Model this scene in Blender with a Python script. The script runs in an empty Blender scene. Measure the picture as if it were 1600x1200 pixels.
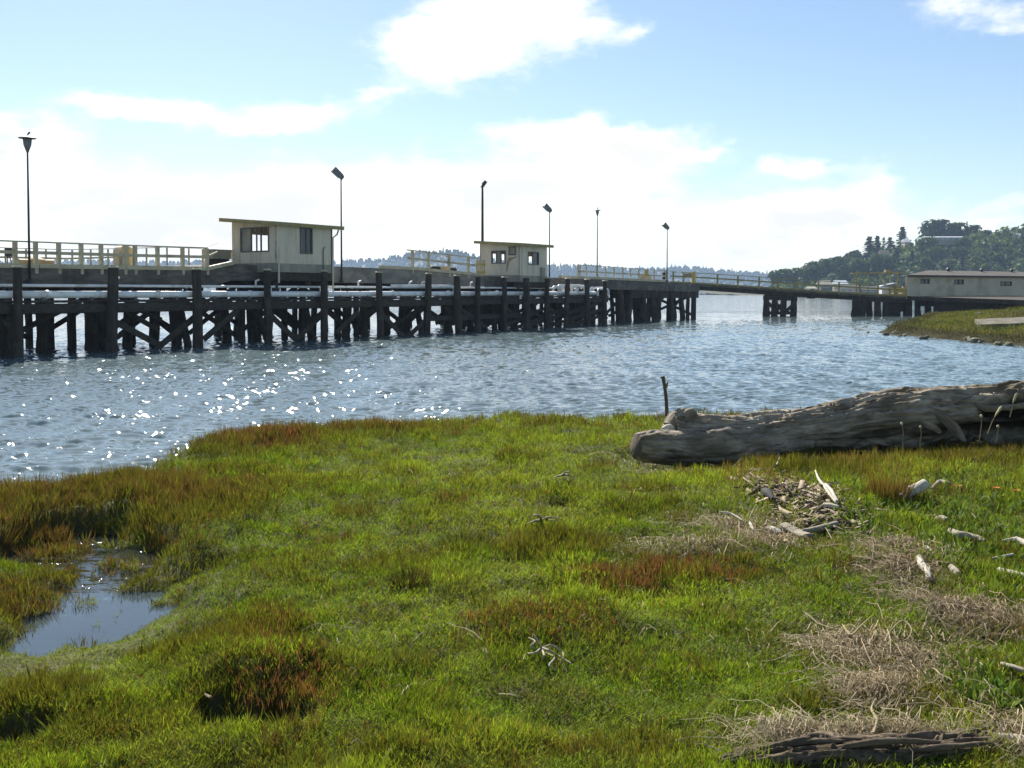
import bpy, math, random
import numpy as np
from mathutils import Vector
random.seed(7)
rng = np.random.default_rng(7)
R = math.radians
scene = bpy.context.scene
col = scene.collection

# ------------------------------------------------------------------ camera
CAM_Z, PITCH, F = 3.0, R(2.0), 1600.0
cam_data = bpy.data.cameras.new('camera')
cam_data.sensor_width = 36.0
cam_data.lens = 36.0
cam_data.shift_y = -90.0 / 1600.0
cam_data.clip_start = 0.05
cam_data.clip_end = 9000.0
cam = bpy.data.objects.new('camera', cam_data)
cam.location = (0, 0, CAM_Z)
cam.rotation_euler = (math.pi / 2 - PITCH, 0, 0)
col.objects.link(cam)
scene.camera = cam
CP, SP = math.cos(PITCH), math.sin(PITCH)

def ray(px, py):
    u, v = (px - 800) / F, (510 - py) / F
    return Vector((u, CP + v * SP, -SP + v * CP))
def PZ(px, py, z):
    """the place on the level z that is surveyed at (px, py) in the photograph"""
    d = ray(px, py)
    return Vector((0, 0, CAM_Z)) + d * ((z - CAM_Z) / d.z)
def PY(px, py, Y):
    d = ray(px, py)
    return Vector((0, 0, CAM_Z)) + d * (Y / d.y)

# ------------------------------------------------------------------ noise
def _hash(ix, iy, seed):
    h = (ix.astype(np.int64) * 374761393 + iy.astype(np.int64) * 668265263 + seed * 974634777) & 0x7fffffff
    h = ((h ^ (h >> 13)) * 1274126177) & 0x7fffffff
    h = (h ^ (h >> 16)) & 0xffff
    return h / 65535.0
def vnoise(x, y, seed=0):
    x = np.asarray(x, float); y = np.asarray(y, float)
    ix, iy = np.floor(x), np.floor(y)
    fx, fy = x - ix, y - iy
    fx = fx * fx * (3 - 2 * fx); fy = fy * fy * (3 - 2 * fy)
    a = _hash(ix, iy, seed); b = _hash(ix + 1, iy, seed)
    c = _hash(ix, iy + 1, seed); d = _hash(ix + 1, iy + 1, seed)
    return (a * (1 - fx) + b * fx) * (1 - fy) + (c * (1 - fx) + d * fx) * fy
def fbm(x, y, seed=0, octv=3):
    s, a, t = 0, 1.0, 0
    for k in range(octv):
        s = s + a * vnoise(np.asarray(x) * 2 ** k, np.asarray(y) * 2 ** k, seed + 17 * k); t += a; a *= .5
    return s / t
def sstep(a, b, x):
    t = np.clip((x - a) / (b - a), 0, 1)
    return t * t * (3 - 2 * t)

# ------------------------------------------------------------------ mesh helpers
ORIGIN = {}
class MB:
    def __init__(s): s.v, s.f = [], []
    def add(s, vs, fs):
        n = len(s.v); s.v += [tuple(q) for q in vs]; s.f += [tuple(i + n for i in q) for q in fs]
        return s
    def box(s, a, b):
        (x0, y0, z0), (x1, y1, z1) = a, b
        return s.add([(x0,y0,z0),(x1,y0,z0),(x1,y1,z0),(x0,y1,z0),(x0,y0,z1),(x1,y0,z1),(x1,y1,z1),(x0,y1,z1)],
                     [(0,3,2,1),(4,5,6,7),(0,1,5,4),(1,2,6,5),(2,3,7,6),(3,0,4,7)])
    def hexa(s, bot, top):
        return s.add(list(bot) + list(top), [(0,3,2,1),(4,5,6,7),(0,1,5,4),(1,2,6,5),(2,3,7,6),(3,0,4,7)])
    def beam(s, p, q, w, h, up=(0,0,1)):
        """a squared timber from p to q: w wide, h high, along its centre line"""
        p, q = Vector(p), Vector(q); d = (q - p).normalized(); up = Vector(up)
        sd = d.cross(up)
        if sd.length < 1e-4: sd = d.cross(Vector((0,1,0)))
        sd.normalize(); u = sd.cross(d).normalized()
        a, b = sd * w / 2, u * h / 2
        return s.add([p-a-b,p+a-b,p+a+b,p-a+b,q-a-b,q+a-b,q+a+b,q-a+b],
                     [(0,3,2,1),(4,5,6,7),(0,1,5,4),(1,2,6,5),(2,3,7,6),(3,0,4,7)])
    def tube(s, pts, rad, n=8, jit=0.0, seed=0, cap=True):
        pts = [Vector(p) for p in pts]
        rad = list(rad) if hasattr(rad, '__len__') else [rad] * len(pts)
        rr = random.Random(seed)
        ref = None; rings = []
        for i, p in enumerate(pts):
            d = (pts[min(i+1, len(pts)-1)] - pts[max(i-1, 0)]).normalized()
            if ref is None:
                ref = d.orthogonal().normalized()
            ref = (ref - d * ref.dot(d)).normalized(); o = d.cross(ref)
            rings.append([p + (ref * math.cos(2*math.pi*k/n) + o * math.sin(2*math.pi*k/n)) * rad[i] * (1 + jit * rr.uniform(-1, 1)) for k in range(n)])
        vs = [v for r_ in rings for v in r_]; fs = []
        for i in range(len(rings) - 1):
            for k in range(n):
                fs.append((i*n+k, i*n+(k+1) % n, (i+1)*n+(k+1) % n, (i+1)*n+k))
        if cap:
            fs.append(tuple(reversed(range(n)))); fs.append(tuple((len(rings)-1)*n + k for k in range(n)))
        return s.add(vs, fs)
    def lathe(s, c, prof, n=12):
        c = Vector(c); vs = []; fs = []
        for r_, z in prof:
            vs += [c + Vector((r_*math.cos(2*math.pi*k/n), r_*math.sin(2*math.pi*k/n), z)) for k in range(n)]
        for i in range(len(prof)-1):
            for k in range(n):
                fs.append((i*n+k, i*n+(k+1) % n, (i+1)*n+(k+1) % n, (i+1)*n+k))
        fs.append(tuple(reversed(range(n)))); fs.append(tuple((len(prof)-1)*n+k for k in range(n)))
        return s.add(vs, fs)
    def prism(s, poly, ext):
        """closed outline (3-D points) pushed along the vector ext"""
        n = len(poly); e = Vector(ext); a = [Vector(p) for p in poly]
        return s.add(a + [p + e for p in a], [tuple(reversed(range(n))), tuple(range(n, 2*n))] +
                     [(k, (k+1) % n, n+(k+1) % n, n+k) for k in range(n)])

def tag(o, label=None, cat=None, group=None, kind=None):
    if label: o['label'] = label
    if cat: o['category'] = cat
    if group: o['group'] = group
    if kind: o['kind'] = kind
    return o
def thing(name, label, cat, loc, group=None, rz=0):
    o = bpy.data.objects.new(name, None); o.empty_display_size = .2
    o.location = loc; o.rotation_euler = (0, 0, rz); col.objects.link(o)
    ORIGIN[o.name] = Vector(loc)
    return tag(o, label, cat, group)
def build(name, mb, m, parent=None, origin=None, smooth=False):
    """link what mb holds (world places) as ONE mesh object"""
    if parent is not None: org = ORIGIN[parent.name]
    else: org = Vector(origin) if origin is not None else Vector((0, 0, 0))
    me = bpy.data.meshes.new(name)
    me.from_pydata([(x-org.x, y-org.y, z-org.z) for x, y, z in mb.v], [], mb.f)
    me.materials.append(m); me.update()
    if smooth: me.polygons.foreach_set('use_smooth', [True]*len(me.polygons))
    o = bpy.data.objects.new(name, me); col.objects.link(o)
    if parent is not None:
        o.parent = parent
    else: o.location = org
    ORIGIN[o.name] = org
    return o
def copy_tree(o, loc=None, label=None, parent=None):
    c = o.copy(); col.objects.link(c)
    if parent is not None: c.parent = parent
    if loc is not None: c.location = loc
    if label: c['label'] = label
    for ch in list(o.children): copy_tree(ch, parent=c)
    return c
def np_mesh(name, V, Fc, m, colors=None, smooth=False, loc=None):
    """big mesh from arrays; Fc is (n, 3) or (n, 4)"""
    me = bpy.data.meshes.new(name)
    k = Fc.shape[1]
    me.vertices.add(len(V)); me.vertices.foreach_set('co', np.ascontiguousarray(V, np.float32).ravel())
    me.loops.add(Fc.size); me.loops.foreach_set('vertex_index', np.ascontiguousarray(Fc, np.int32).ravel())
    me.polygons.add(len(Fc)); me.polygons.foreach_set('loop_start', np.arange(0, Fc.size, k, dtype=np.int32))
    if smooth: me.polygons.foreach_set('use_smooth', np.ones(len(Fc), bool))
    me.update(calc_edges=True)
    if colors is not None:
        a = me.color_attributes.new('plant_color', 'FLOAT_COLOR', 'POINT')
        a.data.foreach_set('color', np.ascontiguousarray(colors, np.float32).ravel())
    me.materials.append(m)
    o = bpy.data.objects.new(name, me); col.objects.link(o)
    if loc is not None: o.location = loc
    ORIGIN[o.name] = Vector(o.location)
    return o

# ------------------------------------------------------------------ materials
def _nt(name):
    m = bpy.data.materials.new(name); m.use_nodes = True
    nt = m.node_tree; nt.nodes.clear()
    out = nt.nodes.new('ShaderNodeOutputMaterial')
    return m, nt, out
def N(nt, t, **kw):
    n = nt.nodes.new(t)
    for k, v in kw.items():
        if k.startswith('i_'): n.inputs[k[2:].replace('_', ' ')].default_value = v
        else: setattr(n, k, v)
    return n
def ramp(nt, fac, stops):
    n = nt.nodes.new('ShaderNodeValToRGB'); cr = n.color_ramp
    while len(cr.elements) < len(stops): cr.elements.new(.5)
    for e, (p, c) in zip(cr.elements, stops):
        e.position = p; e.color = (*c, 1) if len(c) == 3 else c
    nt.links.new(fac, n.inputs['Fac']); return n.outputs['Color']
def noise(nt, scale, detail=4, rough=.55, stretch=(1,1,1), rot=(0,0,0), dist=0.0):
    g = nt.nodes.new('ShaderNodeNewGeometry')
    mp = nt.nodes.new('ShaderNodeMapping'); mp.inputs['Scale'].default_value = stretch; mp.inputs['Rotation'].default_value = rot
    nt.links.new(g.outputs['Position'], mp.inputs['Vector'])
    n = N(nt, 'ShaderNodeTexNoise'); n.inputs['Scale'].default_value = scale; n.inputs['Detail'].default_value = detail
    n.inputs['Roughness'].default_value = rough; n.inputs['Distortion'].default_value = dist
    nt.links.new(mp.outputs['Vector'], n.inputs['Vector'])
    return n.outputs['Fac']
def mixc(nt, fac, a, b, blend='MIX'):
    n = nt.nodes.new('ShaderNodeMix'); n.data_type = 'RGBA'; n.blend_type = blend
    def put(s, v):
        if isinstance(v, (tuple, list)): s.default_value = (*v[:3], 1)
        else: nt.links.new(v, s)
    if isinstance(fac, (int, float)): n.inputs[0].default_value = fac
    else: nt.links.new(fac, n.inputs[0])
    put(n.inputs[6], a); put(n.inputs[7], b)
    return n.outputs[2]
def mat(name, c1, c2=None, scale=3.0, stretch=(1,1,1), rough=.8, bump=0.0, bscale=None, c3=None, s3=.7, metal=0.0, lo=.35, hi=.65, rot=(0,0,0), spec=.3, st3=(1,1,1), band=None):
    m, nt, out = _nt(name)
    b = nt.nodes.new('ShaderNodeBsdfPrincipled')
    b.inputs['Roughness'].default_value = rough; b.inputs['Metallic'].default_value = metal
    b.inputs['Specular IOR Level'].default_value = spec
    c2 = c2 or tuple(x * .75 for x in c1)
    f = noise(nt, scale, 5, .6, stretch, rot)
    c = ramp(nt, f, [(lo, c1), (hi, c2)])
    if c3:
        f3 = noise(nt, s3, 4, .65, st3)
        f3 = ramp(nt, f3, [(.5, (0,0,0)), (.68, (1,1,1))])
        c = mixc(nt, f3, c, c3)
    nt.links.new(c, b.inputs['Base Color'])
    if band:
        g = nt.nodes.new('ShaderNodeNewGeometry'); sz = nt.nodes.new('ShaderNodeSeparateXYZ'); nt.links.new(g.outputs['Position'], sz.inputs[0])
        ad = nt.nodes.new('ShaderNodeMath'); ad.operation = 'MULTIPLY_ADD'; nt.links.new(noise(nt, 2.2, 4, .7), ad.inputs[0]); ad.inputs[1].default_value = 1.1; nt.links.new(sz.outputs[2], ad.inputs[2])
        dv = nt.nodes.new('ShaderNodeMath'); dv.operation = 'DIVIDE'; nt.links.new(ad.outputs[0], dv.inputs[0]); dv.inputs[1].default_value = 5.0
        c = mixc(nt, ramp(nt, dv.outputs[0], [(.16,(0,0,0)),(.19,(.9,.9,.9)),(.3,(.75,.75,.75)),(.36,(0,0,0))]), c, mixc(nt, ramp(nt, noise(nt, 22, 3, .7), [(.45,(0,0,0)),(.6,(1,1,1))]), (.035,.035,.02), band))
    if bump:
        fb = noise(nt, bscale or scale * 2.5, 5, .65, stretch, rot)
        bp = nt.nodes.new('ShaderNodeBump'); bp.inputs['Strength'].default_value = 1; bp.inputs['Distance'].default_value = bump
        nt.links.new(fb, bp.inputs['Height']); nt.links.new(bp.outputs['Normal'], b.inputs['Normal'])
    nt.links.new(b.outputs['BSDF'], out.inputs['Surface'])
    return m
def leaf_mat(name, trans=.4, tint=(1.25, 1.15, .55), const=None, c2=None, scale=.3, rough=.6):
    """thin leaves: colour from the plant, light also passing through the blade"""
    m, nt, out = _nt(name)
    if const is None:
        a = N(nt, 'ShaderNodeVertexColor'); a.layer_name = 'plant_color'; c = a.outputs['Color']
    else:
        c = ramp(nt, noise(nt, scale, 3, .6), [(.35, const), (.65, c2 or const)])
    b = nt.nodes.new('ShaderNodeBsdfPrincipled'); b.inputs['Roughness'].default_value = rough
    b.inputs['Specular IOR Level'].default_value = .12
    nt.links.new(c, b.inputs['Base Color'])
    t = nt.nodes.new('ShaderNodeBsdfTranslucent')
    nt.links.new(mixc(nt, 1.0, c, tint, 'MULTIPLY'), t.inputs['Color'])
    mx = nt.nodes.new('ShaderNodeMixShader'); mx.inputs[0].default_value = trans
    nt.links.new(b.outputs['BSDF'], mx.inputs[1]); nt.links.new(t.outputs['BSDF'], mx.inputs[2])
    nt.links.new(mx.outputs['Shader'], out.inputs['Surface'])
    return m

M = {}
M['pile'] = mat('creosoted_timber', (.066,.053,.04), (.032,.027,.021), 2.0, (3,3,.35), .85, .02, 9, c3=(.085,.075,.052), s3=.9, band=(.15,.14,.11))
M['timber'] = mat('dark_timber', (.075,.06,.044), (.036,.03,.023), 3.0, (1,1,3), .85, .008, 8)
M['deckside'] = mat('weathered_deck_edge', (.2,.18,.145), (.1,.09,.075), 1.2, (1,1,4), .9, .01, 6, c3=(.07,.065,.055), s3=.5)
M['concrete'] = mat('old_concrete', (.33,.31,.26), (.2,.185,.155), .9, (1,1,2.5), .9, .006, 9, c3=(.12,.11,.09), s3=.45)
M['cream'] = mat('cream_painted_timber', (.62,.54,.35), (.5,.43,.28), 2.5, rough=.6, c3=(.36,.3,.2), s3=.9)
M['hut_wall'] = mat('cream_painted_wall', (.72,.63,.48), (.63,.545,.41), .9, (1,1,.5), .7, c3=(.48,.41,.29), s3=1.6, st3=(1.2,1.2,.16), bump=.004, bscale=9)
M['hut_base'] = mat('stained_wall_base', (.36,.33,.25), (.24,.23,.18), 1.6, (1,1,.6), .8)
M['roof_felt'] = mat('mineral_roof_felt', (.42,.4,.34), (.33,.31,.26), 2.5, rough=.9)
M['fascia'] = mat('ochre_fascia', (.38,.31,.12), (.26,.21,.09), 3.0, rough=.7)
M['white_pipe'] = mat('white_painted_pipe', (.9,.9,.87), (.82,.82,.79), 1.2, rough=.35, c3=(.62,.58,.5), s3=1.4, spec=.5)
M['grey_metal'] = mat('grey_metal', (.2,.2,.2), (.13,.13,.13), 4, rough=.55, metal=.3)
M['dark_metal'] = mat('dark_metal', (.06,.06,.065), (.04,.04,.045), 4, rough=.5, metal=.4)
M['glass_dark'] = mat('dusty_glass', (.05,.06,.07), (.09,.1,.11), 2, rough=.12, spec=.5)
M['frame_dark'] = mat('weathered_frame', (.16,.16,.13), (.1,.1,.08), 4, rough=.7)
M['tan'] = mat('tan_paint', (.5,.38,.2), (.36,.27,.15), 4, rough=.6)
M['yellow'] = mat('yellow_paint', (.66,.47,.1), (.5,.34,.08), 4, rough=.55)
M['black'] = mat('black_rubber', (.02,.02,.02), (.035,.035,.035), 5, rough=.85)
M['white'] = mat('white_paint', (.8,.8,.78), (.68,.68,.66), 3, rough=.5)
M['stain'] = mat('rust_stain', (.3,.22,.11), (.4,.31,.18), 5, rough=.8)
M['mud'] = mat('dark_marsh_mud', (.06,.06,.022), (.085,.085,.03), 3.0, rough=.95, bump=.02, bscale=12)
M['driftwood'] = None
M['grey_roof'] = mat('grey_metal_roof', (.6,.62,.65), (.5,.52,.55), .4, rough=.45)
M['brown_roof'] = mat('tarred_roof', (.11,.1,.085), (.075,.07,.06), 1.0, rough=.95)
M['point_mud'] = mat('stony_mud', (.03,.03,.016), (.055,.05,.028), 1.5, rough=1.0, bump=.05, bscale=3, spec=.02)
M['slab'] = mat('weathered_slab', (.2,.18,.14), (.13,.12,.09), 1.5, rough=.95, bump=.02, bscale=5, c3=(.09,.09,.05), s3=.7)
M['straw_stem'] = mat('dry_stem', (.36,.29,.17), (.24,.19,.1), 20)
M['rock'] = mat('mossy_rock', (.2,.18,.14), (.09,.085,.06), 2.5, rough=.9, bump=.03, bscale=6, c3=(.16,.2,.05), s3=1.6)
# ------------------------------------------------------------------ sky, sun, air
SUN_AZ, SUN_EL = R(-19.0), R(40.0)
sun_dir = Vector((math.sin(SUN_AZ)*math.cos(SUN_EL), math.cos(SUN_AZ)*math.cos(SUN_EL), math.sin(SUN_EL)))
sl = bpy.data.lights.new('sun', 'SUN'); sl.energy = 4.9; sl.angle = R(.5); sl.color = (1, .95, .86)
so = bpy.data.objects.new('sun', sl); so.rotation_euler = sun_dir.to_track_quat('Z', 'Y').to_euler(); so.location = (0, 0, 60)
col.objects.link(so)

world = bpy.data.worlds.new('World'); scene.world = world; world.use_nodes = True
wt = world.node_tree; wt.nodes.clear()
wo = wt.nodes.new('ShaderNodeOutputWorld'); bg = wt.nodes.new('ShaderNodeBackground')
sky = wt.nodes.new('ShaderNodeTexSky'); sky.sky_type = 'NISHITA'; sky.sun_disc = False
sky.sun_elevation = SUN_EL; sky.sun_rotation = SUN_AZ
sky.air_density = 1.0; sky.dust_density = 0.25; sky.ozone_density = 2.2
SKY_STR = 0.066
def wm(op, a, b=None, c=None):
    n = wt.nodes.new('ShaderNodeMath'); n.operation = op
    for i, q in enumerate((a, b, c)):
        if q is None: continue
        if isinstance(q, (int, float)): n.inputs[i].default_value = q
        else: wt.links.new(q, n.inputs[i])
    return n.outputs[0]
tc = wt.nodes.new('ShaderNodeTexCoord'); sx = wt.nodes.new('ShaderNodeSeparateXYZ')
wt.links.new(tc.outputs['Generated'], sx.inputs[0])
X_, Y_, Z_ = sx.outputs
hyp = wm('SQRT', wm('ADD', wm('MULTIPLY', X_, X_), wm('MULTIPLY', Y_, Y_)))
AZ = wm('ARCTAN2', X_, Y_)
EL = wm('ARCTAN2', Z_, hyp)
# clouds: a list of cloud banks by bearing and height (radians), edges broken by noise
def wnoise(scale, detail, rough, sy=1.0, off=0.0):
    cx = wt.nodes.new('ShaderNodeCombineXYZ')
    wt.links.new(AZ, cx.inputs[0]); wt.links.new(wm('MULTIPLY', EL, sy), cx.inputs[1]); cx.inputs[2].default_value = off
    n = wt.nodes.new('ShaderNodeTexNoise'); n.inputs['Scale'].default_value = scale
    n.inputs['Detail'].default_value = detail; n.inputs['Roughness'].default_value = rough
    wt.links.new(cx.outputs[0], n.inputs['Vector']); return n.outputs['Fac']
n1 = wnoise(9, 7, .58, 1.7); n2 = wnoise(9, 7, .58, 1.7, 5.3)
AZd = wm('ADD', AZ, wm('MULTIPLY', wm('SUBTRACT', n1, .5), .14))
ELd = wm('ADD', EL, wm('MULTIPLY', wm('SUBTRACT', n2, .5), .085))
BLOBS = [(760,55,150,70,1.1),(700,108,75,38,.9),(875,15,90,36,1.0),(990,45,34,13,.7),(640,70,40,30,.6),
 (1525,12,85,24,1.0),(1580,38,36,12,.7),(215,158,125,24,1.15),(495,172,110,28,1.2),(410,200,70,13,.8),(600,150,36,9,.6),(150,168,50,12,.5),
 (45,210,55,32,.9),(130,310,230,62,1.0),(300,345,200,40,.8),(230,232,60,14,.5),(620,280,180,48,.9),(500,350,260,40,.9),(925,222,135,28,1.2),(1010,236,80,22,1.1),
 (860,282,190,45,1.2),(1090,322,150,32,1.0),(1250,345,130,36,1.0),(1340,345,60,24,.8),(1235,266,50,15,1.1),(1355,282,70,24,1.15),
 (1530,345,68,17,1.1),(1555,315,62,12,.9),(1115,243,20,8,.9),(400,412,900,40,1.05),(1150,395,300,35,.9),(330,330,600,50,.3)]
tot = None
for (cx_, cy_, rx, ry, amp) in BLOBS:
    d = ray(cx_, cy_); a0 = math.atan2(d.x, d.y); e0 = math.atan2(d.z, math.hypot(d.x, d.y))
    u = wm('MULTIPLY', wm('SUBTRACT', AZd, a0), F / (rx * 1.05)); v = wm('MULTIPLY', wm('SUBTRACT', ELd, e0), F / (ry * 1.05))
    g = wm('MULTIPLY', wm('EXPONENT', wm('MULTIPLY', wm('ADD', wm('MULTIPLY', u, u), wm('MULTIPLY', v, v)), -1.0)), amp)
    tot = g if tot is None else wm('ADD', tot, g)
# broken cloud over the rest of the sky, above the photographed part and behind the viewer
nb = wnoise(2.6, 6, .6, 1.6, 2.0)
hi = wt.nodes.new('ShaderNodeMapRange'); hi.inputs[1].default_value = .3; hi.inputs[2].default_value = .42
wt.links.new(EL, hi.inputs[0])
tot = wm('ADD', tot, wm('MULTIPLY', wm('MULTIPLY', wm('SUBTRACT', nb, .42), 3.0), hi.outputs[0]))
nl = wnoise(5.5, 5, .6, 3.2, 14.0)
tot = wm('MULTIPLY', tot, wm('MULTIPLY_ADD', wm('SUBTRACT', nl, .5), 2.7, 1.0))
n3 = wnoise(24, 6, .62, 1.8, 9.0)
cv = wm('ADD', tot, wm('MULTIPLY', wm('SUBTRACT', n3, .5), 1.5))
mr = wt.nodes.new('ShaderNodeMapRange'); mr.interpolation_type = 'SMOOTHSTEP'
mr.inputs[1].default_value = .28; mr.inputs[2].default_value = 1.5
wt.links.new(cv, mr.inputs[0]); cover = mr.outputs[0]
# cloud body: bright rims, greyer thick parts
thick = wt.nodes.new('ShaderNodeMapRange'); thick.inputs[1].default_value = 1.0; thick.inputs[2].default_value = 2.1
thick.inputs[3].default_value = 1.0; thick.inputs[4].default_value = .78
wt.links.new(wm('ADD', tot, wm('MULTIPLY', wm('SUBTRACT', n2, .5), 2.8)), thick.inputs[0])
cl = wt.nodes.new('ShaderNodeMix'); cl.data_type = 'RGBA'
CLOUD = 9.8
cl.inputs[6].default_value = (0, 0, 0, 1); cl.inputs[7].default_value = (CLOUD, CLOUD*.995, CLOUD*.97, 1)
wt.links.new(thick.outputs[0], cl.inputs[0])
mx = wt.nodes.new('ShaderNodeMix'); mx.data_type = 'RGBA'
wt.links.new(cover, mx.inputs[0]); wt.links.new(sky.outputs[0], mx.inputs[6]); wt.links.new(cl.outputs[2], mx.inputs[7])
wt.links.new(mx.outputs[2], bg.inputs['Color']); bg.inputs['Strength'].default_value = SKY_STR
wt.links.new(bg.outputs[0], wo.inputs['Surface'])

HAZE_D = 0.00017
m, nt, out = _nt('haze_air')
pv = nt.nodes.new('ShaderNodeVolumePrincipled'); pv.inputs['Color'].default_value = (.42, .58, .8, 1)
pv.inputs['Density'].default_value = HAZE_D; pv.inputs['Anisotropy'].default_value = .25
nt.links.new(pv.outputs['Volume'], out.inputs['Volume'])
hz = build('haze', MB().box((-3300, -150, -3.2), (3300, 3320, 78)), m)
tag(hz, 'thin pale blue sea haze over the bay', 'haze', kind='stuff')

vs = scene.view_settings
vs.view_transform = 'Standard'; vs.look = 'None'; vs.exposure = EXPO if 'EXPO' in globals() else 1.0; vs.gamma = 1
cy = scene.cycles
cy.max_bounces = 6; cy.diffuse_bounces = 2; cy.glossy_bounces = 3; cy.transmission_bounces = 4; cy.transparent_max_bounces = 6
cy.volume_bounces = 0; cy.use_denoising = True
cy.sample_clamp_indirect = 6.0
# ------------------------------------------------------------------ water
WSLOPE = .045
def water_mat(name, base, rough, amp, s1, s2, gustamp=True):
    """water whose small ripples tilt the surface normal directly (not filtered away with distance)"""
    m, nt, out = _nt(name)
    b = nt.nodes.new('ShaderNodeBsdfPrincipled')
    b.inputs['Base Color'].default_value = (*base, 1); b.inputs['Roughness'].default_value = rough; b.inputs['IOR'].default_value = 1.333
    g = nt.nodes.new('ShaderNodeNewGeometry')
    tot = None
    for sc, w, rt in ((s1, 1.0, -12), (s2, .8, 20)):
        mp = nt.nodes.new('ShaderNodeMapping'); mp.inputs['Scale'].default_value = (.65, 1.5, 1); mp.inputs['Rotation'].default_value = (0, 0, R(rt))
        nt.links.new(g.outputs['Position'], mp.inputs['Vector'])
        n = N(nt, 'ShaderNodeTexNoise'); n.inputs['Scale'].default_value = sc; n.inputs['Detail'].default_value = 2
        nt.links.new(mp.outputs['Vector'], n.inputs['Vector'])
        v = N(nt, 'ShaderNodeVectorMath', operation='SUBTRACT'); v.inputs[1].default_value = (.5, .5, .5); nt.links.new(n.outputs['Color'], v.inputs[0])
        q = N(nt, 'ShaderNodeVectorMath', operation='MULTIPLY'); q.inputs[1].default_value = (amp*w*.8, amp*w, 0); nt.links.new(v.outputs[0], q.inputs[0])
        if tot is None: tot = q.outputs[0]
        else:
            ad = N(nt, 'ShaderNodeVectorMath', operation='ADD'); nt.links.new(tot, ad.inputs[0]); nt.links.new(q.outputs[0], ad.inputs[1]); tot = ad.outputs[0]
    if gustamp:
        f = ramp(nt, noise(nt, .09, 3, .55, (.6, 1.7, 1), (0, 0, R(-15))), [(.35, (.5,.5,.5)), (.65, (1.25,1.25,1.25))])
        q = N(nt, 'ShaderNodeVectorMath', operation='MULTIPLY'); nt.links.new(tot, q.inputs[0]); nt.links.new(f, q.inputs[1]); tot = q.outputs[0]
    f = ramp(nt, noise(nt, 6.0, 2, .6, (.8, 1.3, 1)), [(.4, (.45,.45,.45)), (.58, (.7,.7,.7)), (.68, (4.2,4.2,4.2))])
    q = N(nt, 'ShaderNodeVectorMath', operation='MULTIPLY'); nt.links.new(tot, q.inputs[0]); nt.links.new(f, q.inputs[1]); tot = q.outputs[0]
    ad = N(nt, 'ShaderNodeVectorMath', operation='ADD'); nt.links.new(g.outputs['Normal'], ad.inputs[0]); nt.links.new(tot, ad.inputs[1])
    nm = N(nt, 'ShaderNodeVectorMath', operation='NORMALIZE'); nt.links.new(ad.outputs[0], nm.inputs[0])
    nt.links.new(nm.outputs[0], b.inputs['Normal']); nt.links.new(b.outputs['BSDF'], out.inputs['Surface'])
    return m
M['water'] = water_mat('rippled_water', (.11,.15,.16), .04, .36, 6.0, 16.0)
M['water_far'] = water_mat('distant_water', (.11,.15,.16), .07, .34, 1.3, 4.0)
# real waves where the ripples can be told apart, a flat sheet beyond
rows = [10.6]
while rows[-1] < 165: rows.append(rows[-1] + max(.06, .0023*rows[-1]))
rows = np.array(rows); us = np.linspace(-.72, .72, 1050)
X = us[None,:]*rows[:,None]; Y = np.repeat(rows[:,None], len(us), 1)
gust = .55 + .8*fbm(X*.05, Y*.11, 601)
spc = np.maximum(1.44/1050*rows, np.maximum(.06, .0023*rows))[:,None]
rw = np.random.default_rng(5); Zw = np.zeros_like(X); NW = 54
for i in range(NW):
    lam = .17*(.8/.17)**rw.random(); kk = 2*np.pi/lam; th = R(-100) + rw.normal(0, .45); ph = rw.uniform(0, 6.28)
    a = WSLOPE*math.sqrt(2.0/NW)/kk
    fade = sstep(1.6, 3.2, lam/spc)
    Zw += a*fade*np.sin(kk*(X*math.cos(th) + Y*math.sin(th)) + ph + .8*np.sin(X*.31+i) )
Zw *= gust
# now and then a steep little wavelet, which is what flashes in the sun
for i in range(20):
    lam = .25*(.7/.25)**rw.random(); kk = 2*np.pi/lam; th = R(-100) + rw.normal(0, .5); ph = rw.uniform(0, 6.28)
    pk_ = sstep(.6, .84, vnoise(X*1.1 + 31*i, Y*.7 - 17*i, 640+i))
    Zw += pk_*.185/kk*sstep(1.6, 3.2, lam/spc)*np.sin(kk*(X*math.cos(th) + Y*math.sin(th)) + ph)
ed = sstep(0, .06, (us+.72)/1.44)*sstep(0, .06, (.72-us)/1.44)
fd = ed[None,:]*sstep(165, 135, Y)
Zw = Zw*fd - .14*(1-fd)
Vw = np.stack([X, Y, Zw], 2).reshape(-1, 3); nx, ny = len(us), len(rows)
ii = (np.arange(ny-1)[:,None]*nx + np.arange(nx-1)[None,:]).ravel(); Fw = np.stack([ii, ii+1, ii+nx+1, ii+nx], 1)
n0 = len(Vw); Vw = np.concatenate([Vw, [(-3100,-120,-.11),(3100,-120,-.11),(3200,3250,-.11),(-3200,3250,-.11)]]); Fw = np.concatenate([Fw, [[n0,n0+1,n0+2,n0+3]]])
wa = np_mesh('water', Vw, Fw, M['water'], smooth=True)
wa.data.materials.append(M['water_far']); wa.data.polygons[len(Fw)-1].material_index = 1
tag(wa, 'rippled blue bay water with sun glitter', 'water', kind='structure')

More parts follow.
